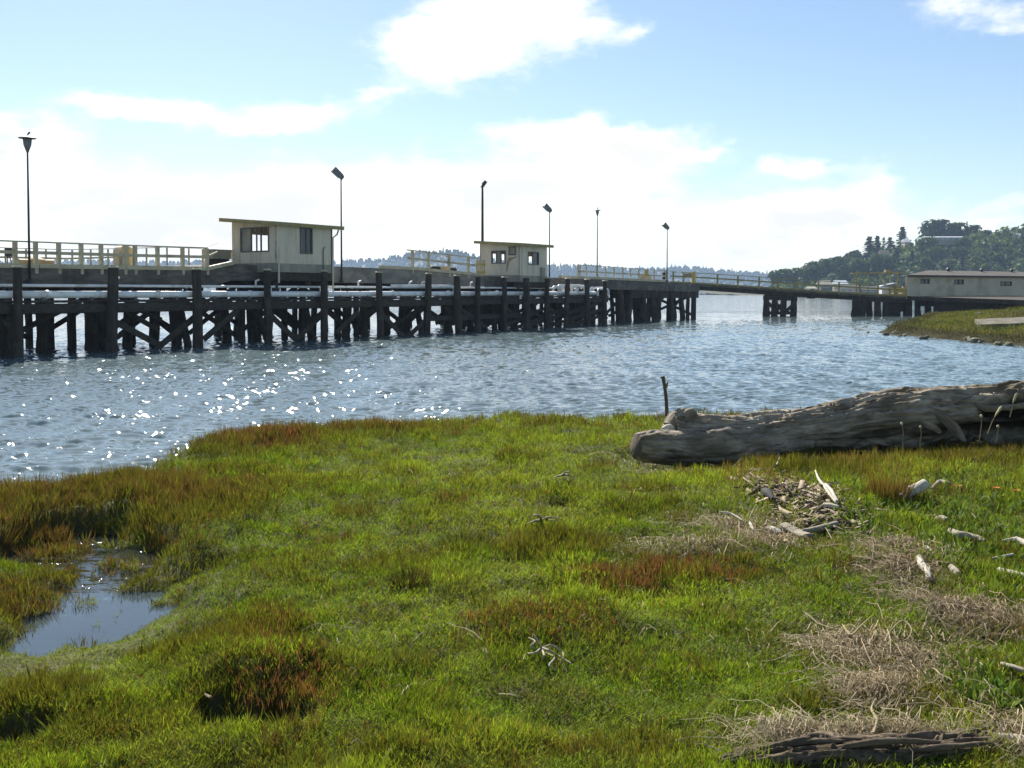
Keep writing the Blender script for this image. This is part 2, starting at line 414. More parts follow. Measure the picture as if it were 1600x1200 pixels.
# ------------------------------------------------------------------ marsh ground
GZ = .38
SHORE = np.array([(-40,11.2),(-16,11.6),(-10,12.3),(-7.4,13.0),(-6.6,13.8),(-5.8,14.1),(-5.6,14.9),(-5.4,16.6),(-5.2,17.9),(-4.75,19.0),(-4.0,20.0),(-2.4,20.6),(0,20.9),(3,20.8),(8,21.2),(15,22),(25,24),(60,30)])
def shore_y(x): return np.interp(x, SHORE[:,0], SHORE[:,1])
def spot(px, py, rx, ry, z=GZ):
    """ellipse on the ground as surveyed in the photograph: centre and half-axes in metres"""
    c = PZ(px, py, z); D = c.y
    return (c.x, c.y, rx * D / F, ry * D * D / (F * (CAM_Z - z)))
def ell(x, y, s, soft=.45, wob=.35, seed=3):
    """1 inside the ellipse, falling to 0 outside, with an uneven edge"""
    d = np.sqrt(((x-s[0])/s[2])**2 + ((y-s[1])/s[3])**2)
    d = d + wob * (vnoise(x*2.3, y*2.3, seed) - .5) * 2 * .6
    return 1 - sstep(1 - soft, 1 + soft, d)
POND = [spot(150, 970, 118, 48, .1), spot(80, 996, 70, 40, .1), spot(225, 945, 70, 26, .1), spot(170, 893, 98, 42, .1), spot(90, 862, 84, 36, .1)]
HOLES = [(spot(400, 1120, 92, 24), .22), (spot(15, 1135, 62, 22), .19), (spot(330, 1105, 30, 16), .2), (spot(320, 868, 30, 12), .1)]
BUMPS = [(spot(400, 1052, 110, 26), .14), (spot(120, 775, 150, 18), .07), (spot(60, 800, 90, 14), .06), (spot(350, 815, 60, 18), .06),
         (spot(380, 690, 100, 14), .07), (spot(840, 980, 110, 40), .06), (spot(870, 850, 70, 18), .06), (spot(960, 880, 90, 18), .05), (spot(1100, 880, 80, 20), .05)]
LOW = [spot(150, 1000, 200, 72, .2), spot(160, 925, 190, 46, .2), spot(90, 868, 110, 30, .2)]
LOGW = [spot(1070, 722, 120, 16), spot(1220, 712, 150, 15), spot(1420, 704, 200, 15), spot(1620, 704, 160, 15)]
def ground(x, y):
    z = GZ + .012 * np.clip(x, -6, 14) + .002 * (x > 2) * x
    z = z + .12 * (fbm(x*.55, y*.55, 1) - .5) + .11 * (fbm(x*1.9, y*1.9, 5, 2) - .5) + .05 * (vnoise(x*5, y*5, 8) - .5)
    lowl = np.zeros_like(z)
    for s in LOW: lowl = np.maximum(lowl, ell(x, y, s, .6, .2))
    z = z - .16*lowl
    lg = np.zeros_like(z)
    for s in LOGW: lg = np.maximum(lg, ell(x, y, s, .6, .2))
    z = z - .2*lg
    for s, hgt in BUMPS: z = z + hgt * ell(x, y, s, .55)
    for s, dep in HOLES: z = z - dep * ell(x, y, s, .3)
    p = 0
    for s in POND: p = np.maximum(p, ell(x, y, s, .3, .5, 11))
    z = z * (1 - p) + (-.02 + .16 * (vnoise(x*3.1, y*3.1, 21))) * p
    sy = shore_y(x) + .5 * (vnoise(x*1.3, x*0+.5, 31) - .5) + .22 * (vnoise(x*4.1, x*0+.5, 33) - .5)
    e = sstep(-.05, .42, sy - y)
    return z * e - .5 * (1 - e)
xs = np.concatenate([np.linspace(-60, -15, 24)[:-1], np.arange(-15, 16, .075), np.linspace(16, 60, 24)])
ys = np.concatenate([np.linspace(-60, 2, 18)[:-1], np.arange(2, 23.2, .075), np.linspace(23.3, 34, 10)])
gx, gy = np.meshgrid(xs, ys)
gzz = ground(gx, gy)
V = np.stack([gx.ravel(), gy.ravel(), gzz.ravel()], 1)
nx, ny = len(xs), len(ys)
ii = (np.arange(ny-1)[:,None]*nx + np.arange(nx-1)[None,:]).ravel()
Fq = np.stack([ii, ii+1, ii+nx+1, ii+nx], 1)
g_ = np_mesh('ground', V, Fq, M['mud'], smooth=True)
tag(g_, 'dark muddy salt marsh ground under the grass', 'ground', kind='structure')
# still pools cut off from the bay, a little above it
M['pool'] = water_mat('pool_water', (.04,.055,.065), .03, .05, 2.0, 9.0)
POOL_Z = .11
pl = build('pond_water', MB().add([(-9.2,7.2,POOL_Z),(-2.6,7.2,POOL_Z),(-2.8,9.75,POOL_Z),(-3.0,12.3,POOL_Z),(-9.2,12.3,POOL_Z),(-9.2,9.55,POOL_Z)], [(0,1,2,5),(5,2,3,4)]), M['pool'])
pl.data.materials.append(water_mat('rippled_pool', (.02,.025,.02), .05, .8, 6.0, 15.0)); pl.data.polygons[1].material_index = 1
tag(pl, 'still pond in the marsh reflecting blue sky', 'pond', kind='structure')

# ------------------------------------------------------------------ marsh plants
def leaf_shoot(r, leaves, h, spread, llen, lw):
    """one shoot standing at the origin: kite-shaped leaves leaving a stem; returns verts (4 per leaf)"""
    out = []
    for k in range(leaves):
        t = (k + r.uniform(0, .8)) / leaves
        a = r.uniform(0, 2*math.pi)
        base = Vector((r.gauss(0, .006), r.gauss(0, .006), h * t * .75))
        ti = spread * (1 - .45*t) * r.uniform(.6, 1.2)
        L = llen * r.uniform(.7, 1.25)
        d = Vector((math.cos(a)*math.sin(ti), math.sin(a)*math.sin(ti), math.cos(ti)))
        sd = d.cross(Vector((0,0,1)))
        sd = sd.normalized() if sd.length > 1e-3 else Vector((1,0,0))
        sd = (sd * math.cos(r.uniform(-.6,.6)) + d.cross(sd) * math.sin(r.uniform(-.6,.6))).normalized()
        mid = base + d * L * .45 + Vector((0,0,.04*L)); tip = base + d * L - Vector((0,0,.12*L*math.sin(ti)))
        out += [base, mid + sd*lw/2, tip, mid - sd*lw/2]
    return np.array(out)
def stems_shoot(r, n, h, w):
    """pickleweed: upright fleshy stems with short side twigs"""
    out = []
    for k in range(n):
        a = r.uniform(0, 2*math.pi); rad = r.uniform(0, .035)
        base = Vector((rad*math.cos(a), rad*math.sin(a), h*r.uniform(0,.25)))
        L = h * r.uniform(.5, 1.0); ti = r.uniform(.02, .45)
        a += r.gauss(0, .6)
        d = Vector((math.cos(a)*math.sin(ti), math.sin(a)*math.sin(ti), math.cos(ti)))
        sd = Vector((-math.sin(a*3+k), math.cos(a*3+k), .1)).normalized()
        mid = base + d*L*.6; tip = base + d*L
        out += [base, mid + sd*w/2, tip, mid - sd*w/2]
    return np.array(out)
def scatter(name, templates, X, Y, Z, S, H, C, tipmul, m, lean=.24):
    """stand a shoot at every place; C is the plant's own colour, tips a little different by species"""
    n = len(X); K = len(templates)
    which = rng.integers(0, K, n)
    Vs, Cs = [], []
    for k in range(K):
        idx = np.nonzero(which == k)[0]
        if not len(idx): continue
        T = templates[k]; a = rng.uniform(0, 2*np.pi, len(idx)); ca, sa = np.cos(a), np.sin(a)
        s = S[idx][:,None]; hh = H[idx][:,None]
        lx = rng.normal(0, lean, len(idx))[:,None]; ly = rng.normal(0, lean, len(idx))[:,None]
        px = (T[None,:,0]*ca[:,None] - T[None,:,1]*sa[:,None]) * s
        py = (T[None,:,0]*sa[:,None] + T[None,:,1]*ca[:,None]) * s
        pz = T[None,:,2] * hh * s
        px = px + lx*pz + X[idx][:,None]; py = py + ly*pz + Y[idx][:,None]; pz = pz + Z[idx][:,None]
        Vs.append(np.stack([px, py, pz], 2).reshape(-1, 3))
        nl = T.shape[0] // 4
        jit = rng.uniform(.8, 1.2, (len(idx), nl, 1, 1))
        c = C[idx][:,None,None,:] * jit
        tm = np.ones((1, 1, 4, 3)); tm[0,0,2] = tipmul
        c = np.broadcast_to(c * tm, (len(idx), nl, 4, 3)).reshape(-1, 3)
        Cs.append(c)
    V = np.concatenate(Vs); Cc = np.clip(np.concatenate(Cs), 0, 1)
    Cc = np.concatenate([Cc, np.ones((len(Cc), 1))], 1)
    q = np.arange(0, len(V), 4)
    Fq = np.stack([q, q+1, q+2, q+3], 1)
    return np_mesh(name, V, Fq, m, Cc)
M['leaf'] = leaf_mat('marsh_leaf', .38)
# where each kind of plant grows
S_RED = [spot(955,922,75,18), spot(840,985,110,34), spot(1000,930,45,10), spot(440,1100,80,40), spot(1090,905,90,25), spot(420,690,60,10), spot(1420,790,20,8)]
S_BANK = [spot(110,768,220,34), spot(60,820,120,26), spot(300,775,110,24), spot(390,690,130,16), spot(30,905,60,40)]
S_BROWN = [spot(130,775,190,40), spot(130,765,190,26), spot(60,810,130,26), spot(380,690,140,20), spot(420,1075,120,40), spot(300,800,110,30), spot(560,668,150,9), spot(840,655,70,9), spot(40,1090,80,40), spot(190,860,150,22), spot(20,930,60,50), spot(1500,715,140,26), spot(1250,715,130,30), spot(870,865,80,20), spot(350,985,120,40)]
S_STRAW = [spot(1235,795,95,48), spot(1375,1045,125,52), spot(1400,905,75,36), spot(1545,985,95,40), spot(1110,870,130,18), spot(1150,835,100,22), spot(1080,715,110,14), spot(1570,1170,70,50), spot(1360,1100,60,28)]
S_TALL = [spot(1240,722,90,12), spot(1480,722,140,12), spot(1370,740,60,26), spot(1180,755,60,20)]
def fieldmax(x, y, L, **k):
    p = np.zeros_like(x)
    for i, s in enumerate(L): p = np.maximum(p, ell(x, y, s, seed=40+i, **k))
    return p
def sow(n_per, ylo, yhi):
    """random places, thinning with distance, inside what the photograph could see plus a margin"""
    A = []
    y = ylo
    while y < yhi:
        hw = .5*y + 2.6
        k = rng.poisson(n_per(y) * .25 * 2*hw)
        A.append(np.stack([rng.uniform(-hw, hw, k), rng.uniform(y, y+.25, k)], 1)); y += .25
    A = np.concatenate(A)
    x, yy = A[:,0], A[:,1]; z = ground(x, yy)
    ok = (z > .03) & (x > -14) & (x < 15)
    return x[ok], yy[ok], z[ok]
r_ = random.Random(3)
T_GRASS = [leaf_shoot(r_, 6, .085, .95, .05, .0062) for _ in range(20)]
T_PICK = [stems_shoot(r_, 8, .13, .0055) for _ in range(16)]
T_BLADE = [leaf_shoot(r_, 5, .04, .6, .11, .0046) for _ in range(12)]
def lerp3(a, b, t): return np.array(a)[None,:]*(1-t[:,None]) + np.array(b)[None,:]*t[:,None]
DENS = 1.0
# 1. the green sward
x, y, z = sow(lambda d: DENS * 3300 * (5.6/max(d,5.0))**1.55, 3.6, 21.4)
br = fieldmax(x, y, S_BROWN); st = fieldmax(x, y, S_STRAW); rd = fieldmax(x, y, S_RED)
big = fbm(x*.7, y*.7, 61); sm = fbm(x*2.6, y*2.6, 66, 2)
dry = sstep(.52, .7, sm)
keep = rng.random(len(x)) < (1 - .6*st) * (1 - .45*br) * (1 - .35*rd) * (1 - .6*fieldmax(x, y, S_BANK)) * np.where(z < POOL_Z, .06, 1)
x, y, z, big, sm, dry = (q[keep] for q in (x, y, z, big, sm, dry))
C = lerp3((.14,.22,.02), (.21,.29,.034), sstep(.3,.7,big)) * (.8 + .38*sstep(.25,.7,fbm(x*3.4, y*3.4, 111, 2)))[:,None]
C = C*(1-.3*dry[:,None]) + np.array((.16,.15,.045))*.3*dry[:,None]
yel = rng.random(len(x)) < .07
C[yel] = np.array((.22,.2,.06))*rng.uniform(.7,1.2,(yel.sum(),1))
brn = rng.random(len(x)) < .05
C[brn] = (.13,.07,.03)
C *= rng.uniform(.7, 1.25, (len(x),1))
S = .86*(np.clip(y,5,30)/5.6)**.36 * rng.uniform(.7,1.35,len(x))
lw_ = fieldmax(x, y, LOW)
S = S*(1 - .35*lw_)
H = (.62 + .55*sstep(.3,.85,vnoise(x*1.9, y*1.9, 71)) * (.3+1.2*vnoise(x*7, y*7, 72))) * (1-.12*lw_) * (1-.3*fieldmax(x, y, LOGW))
gr = scatter('marsh_grass', T_GRASS + T_BLADE[:3], x, y, z-.01, S, H, C, (1.25,1.15,.9), M['leaf'])
tag(gr, 'bright green low saltmarsh grass covering the shore', 'grass', kind='stuff')
print('grass shoots', len(x))
# 2. brownish and red pickleweed on the banks
x, y, z = sow(lambda d: DENS * 1500 * (5.6/max(d,5.0))**1.45, 3.6, 21.4)
br = fieldmax(x, y, S_BROWN); rd = fieldmax(x, y, S_RED); st = fieldmax(x, y, S_STRAW)
rim = sstep(.9, .1, shore_y(x) - y) * .7
pat = sstep(.54, .72, fbm(x*1.6, y*1.6, 91)) * .3
bk_ = fieldmax(x, y, S_BANK)
w = np.clip(np.maximum.reduce([br*.7, rd*.6, rim, pat, bk_*.85]), 0, 1) * (1 - .8*st)
keep = (rng.random(len(x)) < w) & ((z > POOL_Z - .02) | (rng.random(len(x)) < .1))
x, y, z, rd, br, bk_ = (q[keep] for q in (x, y, z, rd, br, bk_))
k = rng.random(len(x)); C = np.empty((len(x),3))
pn = fbm(x*1.1, y*1.1, 95)
C[:] = lerp3((.095,.105,.022), (.12,.085,.036), sstep(.42,.7,pn))
C[k < .4] = (.12,.15,.022)
bb = rng.random(len(x)) < bk_*.55; C[bb] = lerp3((.115,.078,.034), (.1,.09,.03), rng.random(bb.sum()))
red = rng.random(len(x)) < rd*.38
C[red] = np.array((.155,.075,.045))
C *= rng.uniform(.65,1.3,(len(x),1))
S = (np.clip(y,5,30)/5.6)**.42 * rng.uniform(.8,1.35,len(x))
H = (.62 + .5*vnoise(x*1.9, y*1.9, 97) + .5*bk_*vnoise(x*4.3, y*4.3, 99)) * (1-.35*fieldmax(x, y, LOW))
pk = scatter('pickleweed', T_PICK, x, y, z-.015, S, H, C, (1.2,.96,.9), M['leaf'])
tag(pk, 'brown and red tipped pickleweed patches among the grass', 'pickleweed', kind='stuff')
print('pickleweed', len(x))
# 3. tall dry fine grass by the big log
x, y, z = sow(lambda d: 150*(8/max(d,8))**1.2, 10, 18)
w = fieldmax(x, y, S_TALL)
keep = rng.random(len(x)) < w; x, y, z = x[keep], y[keep], z[keep]
T_TALL = [leaf_shoot(r_, 6, .06, .3, .24, .006) for _ in range(10)]
C = lerp3((.13,.13,.03), (.2,.15,.07), rng.random(len(x)))*rng.uniform(.7,1.3,(len(x),1))
tg = scatter('dry_grass', T_TALL, x, y, z-.02, rng.uniform(.6,1.1,len(x)), np.ones(len(x)), C, (1.4,1.2,1.0), M['leaf'], .12)
tag(tg, 'tall fine dry grass in front of the big driftwood log', 'dry grass', kind='stuff')
# broad-leaved green herbs on the right
x, y, z = sow(lambda d: 260*(6/max(d,6))**1.3, 4, 16)
w = fieldmax(x, y, [spot(1540,1090,80,40), spot(1450,840,130,60), spot(1560,900,80,60), spot(1330,700,90,14), spot(1550,790,90,30)])
keep = rng.random(len(x)) < w; x, y, z = x[keep], y[keep], z[keep]
T_HERB = [leaf_shoot(r_, 5, .09, .8, .09, .02) for _ in range(10)]
C = lerp3((.075,.13,.02), (.12,.18,.035), rng.random(len(x)))*rng.uniform(.75,1.25,(len(x),1))
hb = scatter('green_herbs', T_HERB, x, y, z, rng.uniform(.7,1.3,len(x)), np.ones(len(x)), C, (1.1,1.1,1), M['leaf'])
tag(hb, 'broad leaved bright green herbs on the drier bank', 'herbs', kind='stuff')
# ------------------------------------------------------------------ the pier's own axes
PO = PZ(28, 560, 0); PE = PZ(945, 507, 0)
PD = (PE - PO).normalized(); PN = Vector((-PD.y, PD.x, 0))
PLEN = (PE - PO).length
def W(t, s, z=0.0):
    p = PO + PD*t + PN*s; return Vector((p.x, p.y, z))
def T_(px, s):
    u = (px - 800)/F; b = PO + PN*s
    return (b.y*u - b.x) / (PD.x - PD.y*u)
def S_(px, t):
    u = (px - 800)/F; b = PO + PD*t
    return (b.y*u - b.x) / (PN.x - PN.y*u)
def ZP(py, t, s):
    d = ray(800, py); return CAM_Z + W(t, s).y * d.z/d.y
def rp(a): return random.uniform(-a, a)
def slab(mb, t0, t1, s0, s1, z0, z1, z0b=None, z1b=None):
    """block in pier axes; z0..z1 at t0 and z0b..z1b at t1"""
    z0b = z0 if z0b is None else z0b; z1b = z1 if z1b is None else z1b
    return mb.hexa([W(t0,s0,z0), W(t1,s0,z0b), W(t1,s1,z0b), W(t0,s1,z0)], [W(t0,s0,z1), W(t1,s0,z1b), W(t1,s1,z1b), W(t0,s1,z1)])

# deck profile along the edge
ES = 2.3
prof = [(T_(px, ES), ZP(py, T_(px, ES), ES)) for px, py in
        [(-110,415.2),(0,417),(322,421.6),(362,412.5),(521,415.8),(640,420.2),(756,431.2),(900,434.2),(1045,440.5),(1092,443)]]
def deck_z(t): return float(np.interp(t, [p[0] for p in prof], [p[1] for p in prof]))
TEND = prof[-1][0]

pier = thing('pier', 'long weathered timber pier on dark piles crossing the bay', 'pier', W(30, 6, 0))
mb = MB()
for (ta, za), (tb, zb) in zip(prof, prof[1:]):
    slab(mb, ta, tb, ES+.12, 11.5, za-.42, za-.02, zb-.42, zb-.02)
build('deck', mb, M['deckside'], pier)
for i, ((ta, za), (tb, zb)) in enumerate(zip(prof, prof[1:])):
    conc = i in (4, 5)
    build('edge_beam', slab(MB(), ta+.01, tb-.01, ES-.06, ES+.1, za-(1.05 if conc else .95), za-.05, zb-(1.05 if conc else .95), zb-.05),
          M['concrete'] if conc else M['deckside'], pier)
# cream kerb timbers along the edge where the photograph shows them
for (pa, pb) in [(-110,60),(60,196),(196,322),(322,364),(594,650),(650,704),(704,748),(874,960),(960,1042)]:
    ta, tb = T_(pa, ES), T_(pb, ES)
    build('kerb', slab(MB(), ta+.02, tb-.02, ES-.14, ES+.12, deck_z(ta)-.04, deck_z(ta)+.17, deck_z(tb)-.04, deck_z(tb)+.17), M['cream'], pier)
# bents: rows of piles across the pier, some raking
def rough_pile(mb, p, q, r, seed):
    p, q = Vector(p), Vector(q)
    pts = [p.lerp(q, k/5) + Vector((rp(.02), rp(.02), 0)) for k in range(6)]
    return mb.tube(pts, [r*(1.12-.15*k/5) for k in range(6)], 10, .07, seed)
bents = list(np.arange(-9.0, TEND-1, 4.9))
npile = 0
for bi, t in enumerate(bents):
    zc = deck_z(t) - 1.0
    build('cap_beam', MB().beam(W(t, 2.4, zc-.05), W(t, 11.2, zc-.05), .4, .5), M['timber'], pier)
    far = t > 58
    for s in (2.9, 4.6, 6.6, 8.6, 10.6):
        tt = t + rp(.35); rk = rp(.25)
        build('pile', rough_pile(MB(), W(tt+rk*.9, s+rp(.3), -1.2), W(t, s, zc-.28), .22+rp(.04), npile), M['pile'], pier); npile += 1
    if bi % 2 == 0 or 22 < t < 60:
        build('brace', MB().beam(W(t+.3, 2.6, .35), W(t+.3, 7.4, zc-.4), .1, .28), M['timber'], pier)
        build('brace', MB().beam(W(t-.3, 7.4, .35), W(t-.3, 2.6, zc-.4), .1, .28), M['timber'], pier)
for ba, bb in zip(bents, bents[1:]):
    za, zb = deck_z(ba) - 1.3, deck_z(bb) - 1.3
    for s in (3.15, 7.85):
        if random.random() < .8: build('brace', MB().beam(W(ba+.2, s, .5+rp(.2)), W(bb-.2, s, zb+rp(.2)), .26, .1, up=(PN.x, PN.y, 0)), M['timber'], pier)
        if random.random() < .6: build('brace', MB().beam(W(ba+.2, s+.12, za+rp(.2)), W(bb-.2, s+.12, .5+rp(.2)), .26, .1, up=(PN.x, PN.y, 0)), M['timber'], pier)
# extra raking piles in view at the far end and clusters on the near side
for px, dx in [(968,5),(985,-5),(1003,6),(1018,8),(1031,-6),(1046,9),(1063,5),(1084,-1)]:
    t = T_(px, 2.5); z = deck_z(t) - .95
    build('pile', rough_pile(MB(), W(T_(px+dx, 2.3), 2.3, -1.2), W(t, 2.5, z), .33+rp(.05), npile), M['pile'], pier); npile += 1
for px, s in [(62,4.2),(72,3.6),(148,3.2),(160,3.6),(205,4.4),(268,3.4),(390,4.0),(545,3.4)]:
    t = T_(px, s); build('pile', rough_pile(MB(), W(t+rp(.5), s, -1.2), W(t, s, deck_z(t)-.9), .27, npile), M['pile'], pier); npile += 1
# dark planked wall between the piles and the stringers under the deck edge
for (pa, pb, s, z0, z1) in [(692, 742, 2.0, .5, 2.6), (745, 812, 2.1, .35, 2.6)]:
    mb = MB(); ta, tb = T_(pa, s), T_(pb, s); n = int((tb-ta)/.34)
    for k in range(n):
        a = ta + (tb-ta)*k/n
        slab(mb, a, a+(tb-ta)/n*.9, s, s+.09, z0+rp(.22), z1)
    build('sheeting', mb, M['timber'], pier)
for s in (2.75, 6.3, 9.6):
    mb = MB()
    for (ta, za), (tb, zb) in zip(prof, prof[1:]): slab(mb, ta, tb, s-.16, s+.16, za-.86, za-.44, zb-.86, zb-.44)
    build('stringer', mb, M['timber'], pier)
# solid cap at the far end of the pier
ta, tb = T_(985, ES), TEND
build('end_cap', slab(MB(), ta, tb+.25, ES+.14, 4.2, deck_z(ta)-1.75, deck_z(ta)-.43, deck_z(tb)-1.6, deck_z(tb)-.43), M['pile'], pier)

# ------------------------------------------------------------------ low walkway with the tall front piles
walk = thing('mooring_walkway', 'low dark timber walkway with a row of tall square-topped mooring piles', 'walkway', W(25, 0, 0))
FP = [(28,418),(178,418.5),(308,421.5),(418,422.5),(507,424.5),(592,426.5),(670,428.5),(714,431.5),(747,433),(788,434),(822,434.5),(855,435),(887,436),(917,437.5),(945,439.5)]
FP = [(-95, 415)] + FP
ft = [T_(px, 0) for px, _ in FP]
for i, ((px, py), t) in enumerate(zip(FP, ft)):
    zt = ZP(py, t, 0)
    pl_ = build('pile', rough_pile(MB(), W(t+rp(.2), rp(.22), -1.3), W(t, 0, zt), .22+rp(.035), 100+i), M['pile'], walk)
    if px not in (747, 822):
        build('pile_cap', MB().lathe(W(t, 0, zt+.003), [(.245,0),(.245,.05),(.2,.09)], 10), M['tan'] if i in (6,) else M['cream'], pl_)
    build('pile', rough_pile(MB(), W(t+1.2+rp(.7), 1.35+rp(.2), -1.2), W(t+rp(.3), 1.35, 2.35), .2, 160+i), M['pile'], walk)
wl = ft[-1]
zw = 2.42
build('walkway_deck', slab(MB(), ft[0]-2, wl+1.2, .28, 2.1, zw+.02, zw+.12), M['timber'], walk)
for s, z0, z1 in ((.3, 1.98, 2.4), (1.7, 1.9, 2.38)):
    build('waler', slab(MB(), ft[0]-2, wl+1.0, s-.11, s+.11, z0, z1), M['timber'], walk)
build('waler', slab(MB(), ft[7], ft[11], .24, .4, .9, 1.25), M['timber'], walk)
def zz(py, px, s=.3): return ZP(py, T_(px, s), s)
def brace(pa, ya, pb, yb, s=.34, w=.1, h=.3):
    build('brace', MB().beam(W(T_(pa, s), s, zz(ya, pa, s)), W(T_(pb, s), s, zz(yb, pb, s)), w, h), M['timber'], walk)
for q in [(180,503,250,540),(308,492,250,540),(5,505,34,494),(422,492,462,531),(505,490,462,531),(596,490,634,530),(672,493,634,530),
          (524,520,560,487),(318,530,372,484),(715,480,760,512)]: brace(*q)
for q in [(790,508,860,478),(806,512,890,480),(822,510,935,474),(855,510,945,482),(822,482,870,508),(788,478,812,500),(855,480,905,508),(887,510,950,490)]: brace(*q, s=.5, h=.26)
for q in [(205,478,252,500),(195,486,248,516),(560,500,590,478),(608,512,660,480)]: brace(*q, s=1.55, h=.25)
# small brackets under the pipe
for t in np.arange(ft[0], wl, 1.65):
    build('bracket', MB().beam(W(t, .32, zw+.13), W(t, 1.0, zw+.13), .1, .07), M['grey_metal'], walk)

# pipes
lp = thing('large_pipe', 'thick white pipe running along the low walkway behind the piles', 'pipe', W(20, .5, 2.8))
rpz = 2.83
build('pipe_run', MB().tube([W(ft[0]-3, .5, rpz), W(wl*.3, .5, rpz-.03), W(wl*.6, .5, rpz-.05), W(T_(930,.5), .5, rpz-.05)], .17, 16), M['white_pipe'], lp, smooth=True)
for t in np.arange(ft[0]-1, wl-1, 6.1):
    build('flange', MB().tube([W(t-.05, .5, rpz-.02), W(t+.05, .5, rpz-.02)], .21, 16), M['white_pipe'], lp)
for t in np.arange(ft[0], wl-1, 2.45):
    build('saddle', slab(MB(), t-.07, t+.07, .36, .66, zw+.12, rpz-.13), M['grey_metal'], lp)
sp = thing('small_pipe', 'thin pale pipe above the thick white pipe on the walkway', 'pipe', W(20, .9, 3.2))
tt_ = T_(703, .9)
build('pipe_run', MB().tube([W(ft[0]-3, .9, 3.24), W(wl*.5, .9, 3.22), W(T_(868,.9), .9, 3.2)], .07, 10), M['white_pipe'], sp, smooth=True)
build('thick_length', MB().tube([W(T_(612,.85), .85, 3.3), W(tt_, .85, 3.3), W(tt_+.3, .82, 3.22), W(tt_+.35, .78, 3.05), W(tt_+.35, .6, 2.75)], .12, 10), M['white_pipe'], sp, smooth=True)
for px in (180, 400, 560, 640, 660, 735, 845):
    t = T_(px, .9); build('riser', MB().tube([W(t, .9, 3.2), W(t, .9, 3.55), W(t+.25, .9, 3.62)], .06, 8), M['white_pipe'], sp, smooth=True)
for t in np.arange(ft[0], wl-8, 3.3):
    build('stand', slab(MB(), t-.05, t+.05, .82, .98, zw+.12, 3.15), M['dark_metal'], sp)
mf = thing('pipe_manifold', 'white pipe loops and valves at the far end of the walkway', 'manifold', W(T_(900,.8), .8, zw))
def fr(pa, pb, ya, yb, s, r):
    ta, tb = T_(pa, s), T_(pb, s); za, zb = ZP(ya, ta, s), ZP(yb, ta, s)
    return MB().tube([W(ta,s,zb), W(ta,s,za-.1), W(ta+.15,s,za), W(tb-.15,s,za), W(tb,s,za-.1), W(tb,s,zb)], r, 8)
for pa, pb, ya, yb in [(864,880,448,461),(893,913,447,461),(922,945,450,462),(872,908,446,452)]:
    build('pipe_loop', fr(pa, pb, ya, yb, .9, .1), M['white_pipe'], mf, smooth=True)
for px in (875, 900, 925):
    t = T_(px, .9); build('valve_body', MB().lathe(W(t, .9, zw+.15), [(.12,0),(.2,.1),(.2,.5),(.28,.55),(.28,.62),(.06,.66),(.06,.8)], 10), M['white_pipe'], mf)
build('end_stand', fr(934, 950.5, 452, 466, .5, .09), M['white_pipe'], mf)

# ------------------------------------------------------------------ railings
def railing(name, label, pts, posts, hgt, mid, m, group=None, pw=.13, rw=.12, foot=.3, rails=(1.0,), low=None):
    """pts: list of world feet along the line; posts: fractions along it"""
    pts = [Vector(p) for p in pts]
    L = [0]
    for a, b in zip(pts, pts[1:]): L.append(L[-1] + (b-a).length)
    def at(f):
        d = f*L[-1]
        for i in range(len(pts)-1):
            if d <= L[i+1] + 1e-6: return pts[i].lerp(pts[i+1], (d-L[i])/(L[i+1]-L[i]))
        return pts[-1]
    t = thing(name, label, 'railing', pts[0], group)
    up = Vector((0,0,1))
    for f in posts:
        p = at(f); build('post', MB().beam(p - up*foot, p + up*(hgt-.03), pw, pw, up=(PN.x,PN.y,0)), m, t)
    for a, b in zip(pts, pts[1:]):
        build('top_rail', MB().beam(a + up*hgt, b + up*hgt, rw*1.25, rw*.55), m, t)
        build('mid_rail', MB().beam(a + up*mid, b + up*mid, rw*.5, rw*1.3), m, t)
        if low: build('low_rail', MB().beam(a + up*low, b + up*low, rw*.5, rw*1.1), m, t)
    return t
def rail_on_edge(name, label, pxs, s, hgt, mid, m, **k):
    a, b = T_(pxs[0], s), T_(pxs[-1], s)
    n = 5; pts = [W(a+(b-a)*i/n, s, deck_z(a+(b-a)*i/n)) for i in range(n+1)]
    posts = [(T_(p, s)-a)/(b-a) for p in pxs]
    return railing(name, label, pts, posts, hgt, mid, m, **k)
RH = ZP(376, T_(0,ES), ES) - deck_z(T_(0,ES))
rail_on_edge('pier_railing', 'cream wooden railing along the pier edge by the first lamp post', [-100,-60,-15,25,57,93,128,159,196,212,247,286,324], ES+.02, RH, RH*.58, M['cream'], pw=.17)
rail_on_edge('back_railing', 'thinner railing on the far edge of the pier seen through the first', [-80,-40,10,42,73,114,143,170,200,230,262,296,327], 11.2, RH*1.03, RH*.6, M['cream'], pw=.08, rw=.08)
ta, tb = T_(326,ES), T_(364,ES)
railing('ramp_railing', 'short sloping railing rising to the larger pier hut', [W(ta, ES+.5, deck_z(ta)), W(tb-.3, ES+.9, deck_z(tb)+.1)], [.05], RH*.95, RH*.5, M['cream'], pw=.09, rw=.07)
a, b = T_(637, ES), T_(749, ES)
pts = [W(a, ES+.02, deck_z(a)), W((a+b)/2, ES+.02, deck_z((a+b)/2)), W(b, ES+.02, deck_z(b))]
h2 = ZP(390.5, a, ES) - deck_z(a)
railing('middle_railing', 'cream railing sloping down to the smaller pier hut', pts, [(T_(p,ES)-a)/(b-a) for p in (645,670,702,732)], h2, h2*.57, M['cream'], pw=.17)
h3 = ZP(414, T_(903,ES), ES) - deck_z(T_(903,ES))
rail_on_edge('far_railing', 'yellowish railing on the far end of the pier by the last lamp posts', [903,906,916,932,946,959,973,985,998,1010,1022,1040], ES+.02, h3, h3*.52, M['cream'], pw=.11, rw=.1)

